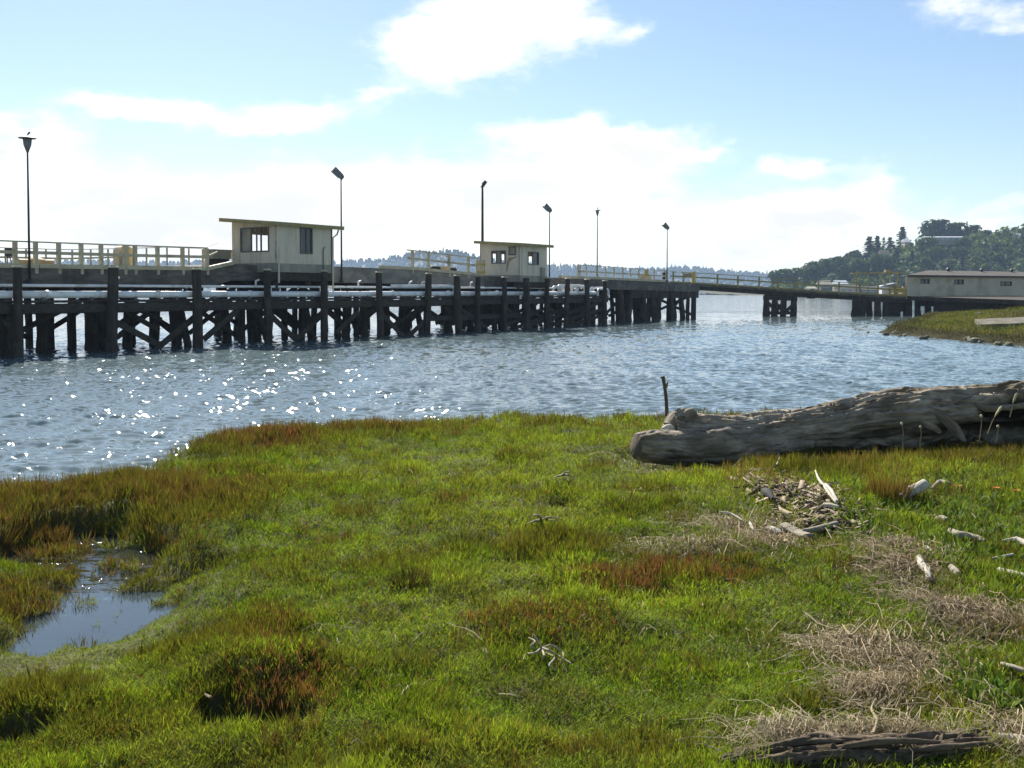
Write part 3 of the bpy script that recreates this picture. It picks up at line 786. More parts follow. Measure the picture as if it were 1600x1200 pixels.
# ------------------------------------------------------------------ huts
def wall_panel(mb, p, dr, L, z0, z1, holes, th, zslope=0.0):
    """wall from p along dr, L long, with rectangular openings (a0, a1, b0, b1); top may slope"""
    nrm = Vector((-dr.y, dr.x, 0))
    As = sorted({0, L, *[h[0] for h in holes], *[h[1] for h in holes]}); Bs = sorted({z0, z1, *[h[2] for h in holes], *[h[3] for h in holes]})
    for a0, a1 in zip(As, As[1:]):
        for b0, b1 in zip(Bs, Bs[1:]):
            if any(h[0]-1e-6 <= a0 and a1 <= h[1]+1e-6 and h[2]-1e-6 <= b0 and b1 <= h[3]+1e-6 for h in holes): continue
            q = [p + dr*a0, p + dr*a1, p + dr*a1 + nrm*th, p + dr*a0 + nrm*th]
            t0 = b1 + (zslope*a0 if b1 == z1 else 0); t1 = b1 + (zslope*a1 if b1 == z1 else 0)
            mb.hexa([(v.x, v.y, b0) for v in q], [(q[0].x,q[0].y,t0),(q[1].x,q[1].y,t1),(q[2].x,q[2].y,t1),(q[3].x,q[3].y,t0)])
    return mb
def window(par, p, dr, h, th, bars, m_frame, panes):
    """frame round an opening with bars at fractions; panes = list of (f0, f1, material)"""
    nrm = Vector((-dr.y, dr.x, 0)); a0, a1, b0, b1 = h
    def blk(mb, u0, u1, v0, v1, d0, d1):
        q = [p+dr*u0+nrm*d0, p+dr*u1+nrm*d0, p+dr*u1+nrm*d1, p+dr*u0+nrm*d1]
        mb.hexa([(v.x,v.y,v0) for v in q], [(v.x,v.y,v1) for v in q])
    w = .07; mb = MB()
    blk(mb, a0-w, a0+.004, b0-w, b1+w, -.04, th*.8); blk(mb, a1-.004, a1+w, b0-w, b1+w, -.04, th*.8)
    blk(mb, a0+.004, a1-.004, b0-w, b0+.004, -.05, th*.8); blk(mb, a0+.004, a1-.004, b1-.004, b1+w, -.04, th*.8)
    for f in bars:
        u = a0+(a1-a0)*f; blk(mb, u-.035, u+.035, b0+.004, b1-.004, 0.0, th*.7)
    fr_ = build('window', mb, m_frame, par)
    for f0, f1, mm in panes:
        mb = MB(); blk(mb, a0+(a1-a0)*f0+.01, a0+(a1-a0)*f1-.01, b0+.01, b1-.01, th*.4, th*.4+.012)
        build('pane', mb, mm, fr_)
def hut(name, label, pxc, pxr, depth, base_y, top_y, rear, roof_r, sf, win_end, win_front, back_holes):
    tc = T_(pxc, sf); tr = T_(pxr, sf); zb = ZP(base_y, tc, sf); zt = ZP(top_y, tc, sf)
    h = thing(name, label, 'hut', W(tc, sf, zb))
    LF = tr - tc
    # roof plane rises to the back
    ov_e, ov_f = .75, .35
    srear = sf + depth + .3; trl = T_(rear[0], srear); zr = ZP(rear[1], trl, srear)
    sl_ = (zr - zt) / (srear - (sf - ov_f)); trr = T_(roof_r, sf-ov_f)
    def rz(s): return zt + sl_*(s - (sf-ov_f))
    th = .17
    mb = MB().hexa([W(trl,sf-ov_f,rz(sf-ov_f)-.06), W(trr,sf-ov_f,rz(sf-ov_f)-.06), W(trr,srear,rz(srear)-.06), W(trl,srear,rz(srear)-.06)],
                   [W(trl,sf-ov_f,rz(sf-ov_f)), W(trr,sf-ov_f,rz(sf-ov_f)), W(trr,srear,rz(srear)), W(trl,srear,rz(srear))])
    ro = build('roof', mb, M['roof_felt'], h)
    fz = .2
    mb = MB(); a, b = sf-ov_f, srear
    mb.hexa([W(trl-.04,a-.05,rz(a)-fz), W(trr+.04,a-.05,rz(a)-fz), W(trr+.04,a-.003,rz(a)-fz), W(trl-.04,a-.003,rz(a)-fz)],
            [W(trl-.04,a-.05,rz(a)+.02), W(trr+.04,a-.05,rz(a)+.02), W(trr+.04,a-.003,rz(a)+.02), W(trl-.04,a-.003,rz(a)+.02)])
    mb.hexa([W(trl-.05,a,rz(a)-fz), W(trl-.003,a,rz(a)-fz), W(trl-.003,b,rz(b)-fz), W(trl-.05,b,rz(b)-fz)],
            [W(trl-.05,a,rz(a)+.02), W(trl-.003,a,rz(a)+.02), W(trl-.003,b,rz(b)+.02), W(trl-.05,b,rz(b)+.02)])
    build('fascia', mb, M['fascia'], ro)
    wth = .12; ztf = rz(sf) - .07
    # front wall, end wall facing us, back wall, far end
    pf = W(tc, sf); fh = [win_front(tc, sf, zb)] if win_front else []
    build('wall', wall_panel(MB(), pf, PD, LF, zb, ztf, fh, wth), M['hut_wall'], h)
    pe = W(tc, sf+depth); eh = [win_end(tc, sf, depth)]
    # this wall starts at the back corner and comes forward, so that its outer face looks at us
    build('wall', wall_panel(MB(), pe, -PN, depth-.002, zb, rz(sf+depth)-.07, eh, wth, -sl_), M['hut_wall'], h)
    pb = W(tr, sf+depth)
    build('wall', wall_panel(MB(), pb, -PD, LF, zb, rz(sf+depth)-.09, back_holes(LF, zb), wth), M['hut_wall'], h)
    pr = W(tr, sf+wth)
    build('wall', wall_panel(MB(), pr, PN, depth-2*wth, zb, rz(sf+wth)-.08, [(depth*.25, depth*.62, zb+1.2, zb+2.1)], wth, sl_), M['hut_wall'], h)
    build('floor', slab(MB(), tc+wth, tr-wth, sf+wth, sf+depth-wth, zb+.02, zb+.12), M['timber'], h)
    # darker band round the foot of the walls
    bz = .62
    mb = MB(); slab(mb, tc-.012, tr+.004, sf-.014, sf-.003, zb-.03, zb+bz-.15); slab(mb, tc-.014, tc-.003, sf-.002, sf+depth, zb-.03, zb+bz-.12)
    build('wall_base', mb, M['hut_base'], h)
    # platform timbers under the hut
    mb = MB()
    for s in (sf+.25, sf+depth*.5, sf+depth-.3): slab(mb, tc-.2, tr+.2, s-.13, s+.13, zb-.5, zb-.04)
    build('platform', mb, M['timber'], h)
    slab_ = MB()
    for t in (tc+.2, tr-.2): slab_.beam(W(t, sf+.3, 2.5), W(t, sf+.3, zb-.5), .22, .22)
    build('support', slab_, M['timber'], h)
    return h, tc, tr, zb, zt, rz, eh[0], (fh[0] if fh else None), pe, pf
def endhole(x0, x1, y0, y1):
    def f(tc, sf, depth):
        s0, s1 = S_(x0, tc), S_(x1, tc); sm_ = (s0+s1)/2
        return (sf+depth-s0, sf+depth-s1, ZP(y1, tc, sm_), ZP(y0, tc, sm_))
    return f
def fronthole(x0, x1, y0, y1):
    def f(tc, sf, zb):
        t0, t1 = T_(x0, sf), T_(x1, sf); tm = (t0+t1)/2
        return (t0-tc, t1-tc, ZP(y1, tm, sf), ZP(y0, tm, sf))
    return f
SF = .6
dep1 = S_(363.5, T_(433, SF)) - SF
H1, tc, tr, zb, zt, rz, eh, fh, pe, pf = hut('pier_hut', 'larger cream hut with flat sloping roof standing left on the pier', 433, 518, dep1, 424.2, 347.5, (344.5, 341), 537, SF,
    endhole(378, 420, 357, 392), fronthole(470.5, 487.5, 358, 395), lambda L, z: [(L*.25, L*.85, z+1.05, z+2.3)])
window(H1, pe, -PN, eh, .12, [.36, .72], M['frame_dark'], [(0, .34, M['hut_base'])])
window(H1, pf, PD, fh, .12, [.55], M['frame_dark'], [(0, .54, M['glass_dark']), (.56, 1, M['glass_dark'])])
# inner mullion and small objects on the sill
mb = MB(); a = eh[0] + (eh[1]-eh[0])*.54
q = pe - PN*a + PD*.08
mb.box((q.x-.04, q.y-.04, eh[2]), (q.x+.04, q.y+.04, eh[3])); build('mullion', mb, M['frame_dark'], H1)
build('downpipe', MB().tube([W(tr+.45, SF-.2, rz(SF)-.22), W(tr+.4, SF-.12, rz(SF)-.5), W(tr+.07, SF-.08, rz(SF)-.72), W(tr+.06, SF-.08, zb+.2), W(tr+.06, SF-.08, 3.0), W(tr+.3, SF+.1, 2.7)], .055, 8), M['hut_wall'], H1)
build('corner_board', slab(MB(), tr-.02, tr+.1, SF-.02, SF+.12, zb, rz(SF)-.1), M['frame_dark'], H1)
build('conduit', MB().tube([W(T_(505,SF), SF-.04, zb+.1), W(T_(505,SF), SF-.04, zb+1.4), W(T_(508,SF), SF-.04, zb+1.55)], .03, 6), M['frame_dark'], H1)
build('drain_pipe', MB().tube([W(tc+.1, SF-.06, zb+.5), W(tc+.1, SF-.06, zb-.65)], .06, 8), M['hut_wall'], H1)

dep2 = S_(750, T_(812, SF)) - SF
H2, tc2, tr2, zb2, zt2, rz2, eh2, fh2, pe2, pf2 = hut('pier_hut', 'smaller cream hut with small windows and stained wall at mid pier', 812, 854.5, dep2, 439.8, 380.4, (741, 376.6), 864, SF,
    endhole(769, 789.5, 393, 410.5), fronthole(825.5, 841, 395, 412.5), lambda L, z: [(L*.15, L*.9, z+1.1, z+2.3)])
window(H2, pe2, -PN, eh2, .12, [.3, .66], M['frame_dark'], [(.3, .66, M['hut_base'])])
window(H2, pf2, PD, fh2, .12, [.45], M['frame_dark'], [(.45, 1, M['glass_dark'])])
s0, s1 = S_(795.8, tc2), S_(805.8, tc2); sm_ = (s0+s1)/2; va, vb = ZP(397, tc2, sm_), ZP(387, tc2, sm_)
lv = build('vent', MB().hexa([W(tc2-.05,s0,va),W(tc2-.003,s0,va),W(tc2-.003,s1,va),W(tc2-.05,s1,va)],[W(tc2-.05,s0,vb),W(tc2-.003,s0,vb),W(tc2-.003,s1,vb),W(tc2-.05,s1,vb)]), M['hut_base'], H2)
mb = MB()
for (p, q) in [((s0+.05,vb+.05),(s1-.05,vb+.05)),((s0+.05,va-.05),(s1-.05,va-.05)),((s0,va-.09),(s0,vb+.09)),((s1,va-.09),(s1,vb+.09))]:
    mb.beam(W(tc2-.06,p[0],p[1]), W(tc2-.06,q[0],q[1]), .06, .08)
build('vent_frame', mb, M['frame_dark'], lv)
t0, t1 = T_(843.8,SF), T_(849,SF)
build('meter_box', slab(MB(), t0, t1, SF-.16, SF-.004, zb2-.02, zb2+1.15), M['hut_base'], H2)
# rusty run down the end wall
def onend(px, py): s = S_(px, tc2); return W(tc2-.008, s, ZP(py, tc2, s))
mb = MB()
run = [(795,402),(793,408),(791.5,415),(791,424),(792.5,424),(794,416),(796.5,409),(801,405),(808,402),(807,400.5),(800,402.5)]
mb.prism([onend(*q) for q in run], PD*.004)
build('stain', mb, M['stain'], H2)

# ------------------------------------------------------------------ lamp posts
def lamp_post(label, px, base_y, top_y, s, style, r=.05):
    t = T_(px, s); z0, z1 = ZP(base_y, t, s), ZP(top_y, t, s)
    L = thing('lamp_post', label, 'lamp post', W(t, s, z0), 'lamp posts along the pier')
    b = W(t, s, z0); top = W(t, s, z1)
    build('pole', MB().tube([b, b.lerp(top,.5), top], [r*1.25, r, r*.75], 10), M['dark_metal'] if style != 'stub' else M['timber'], L, smooth=True)
    build('base_flange', MB().lathe(b, [(.2,0),(.2,.04),(.1,.08),(.1,.2)], 10), M['dark_metal'], L)
    if style == 'cone':
        sc = 1.0 if px < 100 else .82
        build('lamp_body', MB().lathe(top, [(.05*sc,-.12),(.09*sc,0),(.17*sc,.22*sc),(.19*sc,.42*sc),(.2*sc,.5*sc)], 14), M['grey_metal'], L, smooth=True)
        cap = MB(); zc = z1 + .52*sc
        cap.lathe(W(t,s,zc), [(.38*sc,0),(.4*sc,.03),(.3*sc,.07),(.08*sc,.12)], 18)
        build('lamp_cap', cap, M['grey_metal'], L)
        build('photocell', MB().tube([W(t,s,zc+.1), W(t+.03,s,zc+.2), W(t+.12,s,zc+.3)], [.025,.03,.05], 8), M['dark_metal'], L)
    elif style == 'flood':
        ax = Vector((-.52, -.22, .5)).normalized(); sd = ax.cross(Vector((0,0,1))).normalized(); u = sd.cross(ax)
        o = top + Vector((.06, 0, .08)) - ax*.1
        def q(a, w, hh): return [o+ax*a-sd*w-u*hh, o+ax*a+sd*w-u*hh, o+ax*a+sd*w+u*hh, o+ax*a-sd*w+u*hh]
        mb = MB(); ra, rb, rc = q(0,.12,.09), q(.18,.2,.15), q(.85,.24,.17)
        vs_ = ra+rb+rc; fs = [(3,2,1,0),(8,9,10,11)]
        for i in (0,4): fs += [(i+k, i+(k+1)%4, i+4+(k+1)%4, i+4+k) for k in range(4)]
        mb.add(vs_, fs); build('lamp_head', mb, M['grey_metal'], L)
        g = q(.25,.17,0)[0:2] + q(.78,.2,0)[1::-1]
        mb = MB().prism([v - u*.178 for v in g], -u*.012); build('lens', mb, M['glass_dark'], L)
        build('bracket', MB().tube([top - Vector((0,0,.12)), top + Vector((.06,0,.06))], .05, 8), M['dark_metal'], L)
    else:
        build('lamp_head', MB().tube([top+Vector((0,0,-.02)), top+Vector((.1,0,.18)), top+Vector((.3,-.05,.42))], [.09,.16,.14], 10), M['dark_metal'], L)
        build('bracket', MB().beam(top+Vector((-.14,0,-.05)), top+Vector((.18,0,.02)), .1, .1), M['dark_metal'], L)
    return L
lamp_post('slim lamp post with cone lantern and round cap by the long cream railing', 47, 443, 234, ES-.25, 'cone')
lamp_post('lamp post with tilted floodlight just right of the larger hut', 534, 441, 279, ES-.2, 'flood')
lamp_post('stout wooden lamp pole rising behind the smaller hut', 754, 432, 291, 6.2, 'stub', .11)
lamp_post('lamp post with tilted floodlight at the right corner of the smaller hut', 858.5, 441, 331, ES-.2, 'flood')
lamp_post('lamp post with small cone lantern behind the far pier railing', 933, 432, 336, 5.5, 'cone')
lamp_post('farthest lamp post with tilted floodlight where the trestle begins', 1042, 440.5, 358, ES-.2, 'flood')

# ------------------------------------------------------------------ things standing on the pier
def on(px, s): t = T_(px, s); return t, deck_z(t)
t, z = on(15, 10.6)
e = thing('electrical_box', 'dark electrical box on a thin stand behind the first railing', 'electrical box', W(t, 10.6, z))
build('cabinet', MB().box(tuple(W(t,10.6,z+.75)-Vector((.16,.1,0))), tuple(W(t,10.6,z+1.2)+Vector((.16,.1,0)))), M['dark_metal'], e)
build('stand', MB().tube([W(t-.1,10.6,z), W(t-.05,10.6,z+.75)], .03, 6).tube([W(t+.25,10.6,z), W(t+.05,10.6,z+.75)], .03, 6), M['dark_metal'], e)
t, z = on(57, 4.2)
v = thing('pipe_valve', 'squat tan pipe valve on the deck behind the railing', 'valve', W(t, 4.2, z))
build('valve_body', MB().lathe(W(t,4.2,z), [(.2,0),(.3,.1),(.42,.22),(.42,.42),(.3,.5),(.1,.55)], 12), M['tan'], v)
build('pipe_stub', MB().tube([W(t-.9,4.2,z+.3), W(t+.9,4.2,z+.3)], .15, 10), M['tan'], v)
t, z = on(191, 3.0)
c = thing('hose_cabinet', 'cream round-topped hose cabinet standing at the pier railing', 'cabinet', W(t, 3.0, z))
mb = MB(); prf = [(-.42,-.05),(.42,-.05),(.42,.85)] + [(.42*math.cos(a), .85+.3*math.sin(a)) for a in np.linspace(.3, math.pi-.3, 7)] + [(-.42,.85)]
mb.prism([W(t+u, 2.62, z+.05+w) for u, w in prf], PN*.5); build('case', mb, M['cream'], c)
build('door', MB().prism([W(t+u*.8, 2.6, z+.12+w*.8) for u, w in prf], PN*.017), M['cream'], c)
t, z = on(348, 4.4)
c = thing('storage_box', 'low tan box on the deck left of the larger hut', 'box', W(t, 4.4, z))
build('box_body', slab(MB(), t-.7, t+.75, 4.4, 5.2, z+.35, z+.85), M['hut_base'], c); build('box_lid', slab(MB(), t-.75, t+.8, 4.35, 5.25, z+.853, z+.9), M['tan'], c)
build('box_legs', slab(MB(), t-.6, t+.6, 4.5, 5.1, z, z+.347), M['timber'], c)
for px, s, lab, cl in ((680,3.4,'black rubber fender lying left on the ramp deck','black'), (706,3.2,'black rubber fender leaning by the ramp kerb','black')):
    t, z = on(px, s); f = thing('boat_fender', lab, 'fender', W(t, s, z))
    build('fender_body', MB().tube([W(t-.5,s,z+.26), W(t-.35,s,z+.26), W(t+.35,s,z+.3), W(t+.5,s,z+.34)], [.08,.22,.22,.08], 12), M[cl], f, smooth=True)
    build('rope_eye', MB().tube([W(t+.5,s,z+.34), W(t+.62,s,z+.5), W(t+.75,s,z+.4)], .035, 6), M['white'], f)
t, z = on(693, 3.3); f = thing('rope_crate', 'pale wooden crate between the black fenders', 'crate', W(t, 3.3, z))
mb = MB()
for k in range(4): slab(mb, t-.4, t+.4, 3.0, 3.03, z+.02+k*.13, z+.11+k*.13); slab(mb, t-.4, t+.4, 3.57, 3.6, z+.02+k*.13, z+.11+k*.13)
build('side_slats', mb, M['tan'], f); build('corner_posts', slab(slab(MB(), t-.4, t-.34, 3.035, 3.565, z, z+.52), t+.34, t+.4, 3.035, 3.565, z, z+.52), M['hut_wall'], f)
t, z = on(752, 2.75); f = thing('boarded_gate', 'yellow boarded gate panel against the smaller hut', 'gate', W(t, 2.75, z))
mb = MB()
for k in range(5): slab(mb, t-.7+k*.24, t-.5+k*.24, 2.72, 2.76, z+.02, z+1.25+.02*(k%2))
build('boards', mb, M['cream'], f); build('crossbar', slab(slab(MB(), t-.72, t+.5, 2.68, 2.717, z+.25, z+.37), t-.72, t+.5, 2.68, 2.717, z+.85, z+.97), M['yellow'], f)
t, z = on(1005, 2.55); f = thing('notice_board', 'orange notice board hung on the far railing', 'notice board', W(t, 2.2, z))
build('board', slab(MB(), t-.45, t+.45, ES-.12, ES-.08, z+.55, z+1.0), M['yellow'], f); build('board_rim', slab(slab(MB(), t-.5, t+.5, ES-.14, ES-.125, z+.48, z+.55), t-.5, t+.5, ES-.14, ES-.125, z+1.0, z+1.06), M['tan'], f)
t, z = on(1024, 2.0); f = thing('deck_crate', 'yellow brown crate on the deck edge near the last lamp', 'crate', W(t, 3.0, z))
mb = MB()
for k in range(3): slab(mb, t-.7, t+.7, 2.8, 3.4, z+.03+k*.17, z+.16+k*.17)
build('crate_boards', mb, M['tan'], f); build('crate_lid', slab(MB(), t-.75, t+.75, 2.75, 3.45, z+.53, z+.58), M['yellow'], f)
t, z = on(1037, 2.4); f = thing('hazard_post', 'white post with black bands beside the farthest lamp', 'post', W(t, 2.4, z))
build('post_body', slab(MB(), t-.16, t+.16, 2.32, 2.48, z, z+1.15), M['white'], f)
for zb_ in (.25, .7): build('band', slab(MB(), t-.165, t+.165, 2.315, 2.485, z+zb_, z+zb_+.25), M['black'], f)
# ------------------------------------------------------------------ trestle to the shore, wharf and shed
TY = 122.0
def Q(px, py, Y=TY): return PY(px, py, Y)
edge = [(1047,439.6),(1100,442.2),(1200,448.8),(1300,455.2),(1417,462)]
tre = thing('trestle', 'narrow timber trestle sloping from the pier down to the shore', 'trestle', (Q(1200,449).x, TY, 0))
pts = [Q(*e) for e in edge]
def strip(mb, pts, y0, y1, dz0, dz1):
    for a, b in zip(pts, pts[1:]):
        mb.hexa([(a.x,y0,a.z+dz0),(b.x,y0,b.z+dz0),(b.x,y1,b.z+dz0),(a.x,y1,a.z+dz0)],[(a.x,y0,a.z+dz1),(b.x,y0,b.z+dz1),(b.x,y1,b.z+dz1),(a.x,y1,a.z+dz1)])
    return mb
build('deck', strip(MB(), pts, TY+.1, TY+4.0, -.4, -.12), M['deckside'], tre)
build('kerb', strip(MB(), pts, TY-.1, TY+.095, -.16, .03), M['fascia'], tre)
for dy in (.25, 2.0, 3.6): build('girder', strip(MB(), pts, TY+dy, TY+dy+.3, -.85, -.405), M['pile'], tre)
seed = 400
for px in (1197.5, 1211, 1225, 1240.5):
    for dy in (.5, 3.2):
        p = Q(px, 462, TY+dy); seed += 1
        build('pile', rough_pile(MB(), (p.x+rp(.2), TY+dy, -1.2), (p.x, TY+dy, p.z-.2), .36, seed), M['pile'], tre)
build('cap_beam', MB().beam(Q(1193,465,TY+.5), Q(1245,467,TY+.5), .5, .5), M['pile'], tre)
build('cap_beam', MB().beam(Q(1195,460,TY+1.8), Q(1243,462,TY+1.8), .5, .6), M['timber'], tre)
for a, b in [((1197,470),(1214,487)),((1211,472),(1225,488)),((1226,471),(1211,488)),((1241,475),(1226,488)),((1196,489),(1244,489))]:
    build('brace', MB().beam(Q(*a, TY+.12), Q(*b, TY+.12), .12, .4), M['timber'], tre)
for px, dy in [(1337,.4),(1350,.7),(1357,1.4),(1370.5,.5),(1384.5,.5),(1371,3.4),(1340,3.3)]:
    p = Q(px, 466, TY+dy); seed += 1
    build('pile', rough_pile(MB(), (p.x+rp(.3), TY+dy, -1.2), (p.x, TY+dy, p.z+.2), .36, seed), M['pile'], tre)
build('brace', MB().beam(Q(1338,470,TY+.2), Q(1351,490,TY+.2), .12, .4), M['timber'], tre)
build('cap_beam', MB().beam(Q(1334,467,TY+.5), Q(1392,469,TY+.5), .4, .55), M['pile'], tre)
mb = MB(); p = Q(1265,463); q = Q(1276,466.5); mb.box((p.x, TY+.6, q.z), (q.x, TY+1.4, p.z)); mb.tube([Vector((p.x+.3,TY+1,p.z)),Vector((p.x+.3,TY+1,p.z+.6))], .05, 6)
build('hanging_box', mb, M['pile'], tre)
# railing of the trestle
rpts = [Vector((p.x, TY, p.z)) for p in pts]
LX = rpts[-1].x - rpts[0].x
def fx(px):
    x = Q(px, 450).x; return (x - rpts[0].x) / LX
hr = .0094*TY
railing('trestle_railing', 'yellowish two-rail railing along the sloping trestle', rpts, [fx(p) for p in (1052,1068,1121,1153,1186,1216,1246,1279,1311,1343,1372,1398)], hr, hr*.55, M['fascia'], pw=.16, rw=.13)
t = thing('gate_post', 'thick yellow post where the trestle leaves the pier', 'post', Q(1083, 441))
p = Q(1083, 441)
build('post_body', MB().box((p.x-.22, TY-.35, p.z-.1), (p.x+.22, TY-.12, p.z+1.25)), M['yellow'], t); build('post_arm', MB().beam(p+Vector((-1.1,-.3,.75)), p+Vector((-.22,-.3,.85)), .14, .5), M['stain'], t)
# hoist frame by the shed
g = thing('hoist_frame', 'spindly yellow hoist frame with slanting stays left of the long shed', 'hoist', Q(1370, 460, TY+3))
for a, b, w in [((1338,459),(1338,427),.2),((1400,461),(1402,424),.2),((1330,427),(1412,426),.24),((1337,426),(1349,444),.12),((1373,427),(1383,446),.12),((1356,458),(1356,430),.14),((1389,426),(1391,445),.16)]:
    build('strut', MB().beam(Q(*a, TY+3), Q(*b, TY+3+rp(.4)), w*.7, w*.7), M['fascia'], g)
build('winch', MB().box(tuple(Q(1384,425.5,TY+2.8)), tuple(Q(1390,421.5,TY+3.4))), M['stain'], g)
# small white pump house and yellow stand near the shed
p = Q(1380, 459, TY+1.5)
h = thing('pump_house', 'tiny white pump house with grey pitched roof beside the shed', 'pump house', p)
build('wall', MB().box((p.x-.15, p.y, p.z-.3), (p.x+.9, p.y+1.2, p.z+.85)), M['white'], h)
build('roof', MB().prism([(p.x-.3,p.y-.1,p.z+.855),(p.x+1.6,p.y-.1,p.z+1.25),(p.x+1.6,p.y-.1,p.z+1.33),(p.x-.3,p.y-.1,p.z+.95)], (0,1.4,0)), M['grey_roof'], h)
p = Q(1403, 460.5, TY+1.0)
h = thing('crate_stand', 'yellow slatted crate stand against the left end of the shed', 'crate', p)
mb = MB()
for k in range(3): mb.box((p.x-.9, p.y, p.z-.1+k*.36), (p.x+.9, p.y+.08, p.z+.1+k*.36)); mb.box((p.x-.9, p.y+.8, p.z-.1+k*.36), (p.x+.9, p.y+.88, p.z+.1+k*.36))
build('slats', mb, M['yellow'], h)
mb = MB()
for u in (-.9,-.1,.75): mb.box((p.x+u, p.y+.083, p.z-.3), (p.x+u+.14, p.y+.795, p.z+1.0))
build('uprights', mb, M['tan'], h)

# wharf under the shed
wh = thing('wharf', 'dark timber wharf on piles carrying the long shed', 'wharf', (50, 124, 0))
A, B = Q(1417.5, 462, TY), Q(1640, 469.5, 108)
def wq(f, off, z): 
    p = A.lerp(B, f); d = Vector((B.y-A.y, -(B.x-A.x), 0)).normalized()
    return Vector((p.x - d.x*off, p.y - d.y*off, p.z + z))
mb = MB().hexa([wq(0,0,-.55), wq(1,0,-.55), wq(1,26,-.55), wq(0,22,-.55)], [wq(0,0,-.05), wq(1,0,-.05), wq(1,26,-.05), wq(0,22,-.05)])
build('deck', mb, M['pile'], wh)
build('bulkhead', MB().hexa([wq(.17,.9,-4), wq(1,.9,-4), wq(1,1.3,-4), wq(.17,1.3,-4)], [wq(.17,.9,-.56), wq(1,.9,-.56), wq(1,1.3,-.56), wq(.17,1.3,-.56)]), M['timber'], wh)
build('bulkhead', MB().hexa([wq(-.02,2.4,-1.25), wq(.17,2.4,-1.25), wq(.17,2.8,-1.25), wq(-.02,2.8,-1.25)], [wq(-.02,2.4,-.56), wq(.17,2.4,-.56), wq(.17,2.8,-.56), wq(-.02,2.8,-.56)]), M['pile'], wh)
mb = MB(); a, b = Q(1391,472,TY+1.2), Q(1407,496,TY+1.2); mb.box((a.x,TY+1.2,-1), (b.x,TY+1.6,a.z)); a, b = Q(1413,472,TY+1.2), Q(1425,496,TY+1.2); mb.box((a.x,TY+1.2,-1), (b.x,TY+1.6,a.z)); a, b = Q(1407,472,TY+1.2), Q(1413,487,TY+1.2); mb.box((a.x,TY+1.2,b.z), (b.x,TY+1.6,a.z))
build('bulkhead', mb, M['timber'], wh)
for px in (1434, 1450, 1420):
    p = Q(px, 466, TY+.6); seed += 1
    build('pile', rough_pile(MB(), (p.x, TY+.6, -1.2), (p.x, TY+.6, 2.0), .36, seed), M['pile'], wh)

# long shed
e0, e1 = Q(1417, 431.5, 123.5), Q(1700, 440.5, 141)
b0 = Q(1417, 462.5, 123.5)
sd_ = thing('wharf_shed', 'long low cream shed with brown roof on the wharf', 'shed', (b0.x, b0.y, b0.z))
dr = Vector((e1.x-e0.x, e1.y-e0.y, 0)); SL = dr.length; dr.normalize(); nr = Vector((-dr.y, dr.x, 0))
def sa(px):
    u = (px-800)/F; return (e0.y*u - e0.x) / (dr.x - dr.y*u)
zb_, zt_ = b0.z - .25, e0.z - .05
holes = []
for x0, x1, y0, y1 in [(1438.5,1451,436.5,442.5),(1491,1504.5,437.5,443.5),(1563,1579.5,440.5,446)]:
    a0, a1 = sa(x0), sa(x1); Yd = e0.y + dr.y*(a0+a1)/2
    holes.append((a0, a1, PY(800,y1,Yd).z, PY(800,y0,Yd).z))
p0 = Vector((e0.x, e0.y, 0))
M['shed_wall'] = mat('stained_shed_wall', (.64,.57,.42), (.54,.48,.35), .5, (1,1,1.5), .8, c3=(.36,.32,.2), s3=.35)
build('wall', wall_panel(MB(), p0, dr, SL, zb_, zt_, holes, .2), M['shed_wall'], sd_)
nb = Vector((.42, .91, 0)).normalized()
build('wall', wall_panel(MB(), p0 + nb*9, -nb, 8.78, zb_, zt_, [], -.2), M['shed_wall'], sd_)
build('wall', wall_panel(MB(), p0 + dr*SL + nb*9, -dr, SL, zb_, zt_, [], .2), M['shed_wall'], sd_)
for hh in holes: window(sd_, p0, dr, hh, .2, [.5], M['frame_dark'], [(0,1,M['glass_dark'])])
ov = .5; zr_ = zt_ + .85
c = [p0 - dr*ov - nr*ov, p0 + dr*(SL+ov) - nr*ov, p0 + dr*(SL+ov) + nb*(9+ov), p0 - dr*ov + nb*(9+ov)]
r0, r1 = p0 + dr*3.2 + nb*4.5, p0 + dr*(SL-3) + nb*4.5
vs_ = [(v.x, v.y, zt_+.02) for v in c] + [(v.x, v.y, zt_+.2) for v in c] + [(r0.x,r0.y,zr_),(r1.x,r1.y,zr_)]
build('roof', MB().add(vs_, [(3,2,1,0),(0,1,5,4),(1,2,6,5),(2,3,7,6),(3,0,4,7),(4,5,9,8),(5,6,9),(6,7,8,9),(7,4,8)]), M['brown_roof'], sd_)
for f in (.2, .38, .55): 
    q = p0 + dr*SL*f + nb*4.0; build('vent_pipe', MB().lathe((q.x,q.y,zr_-.2), [(.15,0),(.15,.4),(.3,.42),(.05,.6)], 8), M['dark_metal'], sd_)

# ------------------------------------------------------------------ grassy point on the right
XS = np.array([(14,60),(24,45),(34,33),(44,29.2),(50,28.4),(55,27.7),(59,27.2),(62,26.6),(67,26.2),(71,26.0),(74,26.8),(78,28.8),(83,31),(92,35.5),(100,39.5),(115,46.5),(130,54)])
def spit(x, y):
    d = (x - np.interp(y, XS[:,0], XS[:,1]) + .8*(vnoise(x*.5, y*.5, 201)-.5) + .5*(vnoise(x*1.5,y*1.5,205)-.5)) * .8
    z = -.35 + .62*sstep(-.6, .5, d) + .33*sstep(.6, 6, d) + .18*(fbm(x*.6, y*.6, 207)-.5)*sstep(0,1,d)
    z = z + 1.0*np.exp(-(((x-41.5)/4.0)**2 + ((y-80)/5.5)**2))
    return z
gx, gy = np.meshgrid(np.arange(23, 75, .4), np.arange(38, 131, .4)); gz = spit(gx, gy)
nx, ny = gx.shape[1], gx.shape[0]; ii = (np.arange(ny-1)[:,None]*nx + np.arange(nx-1)[None,:]).ravel()
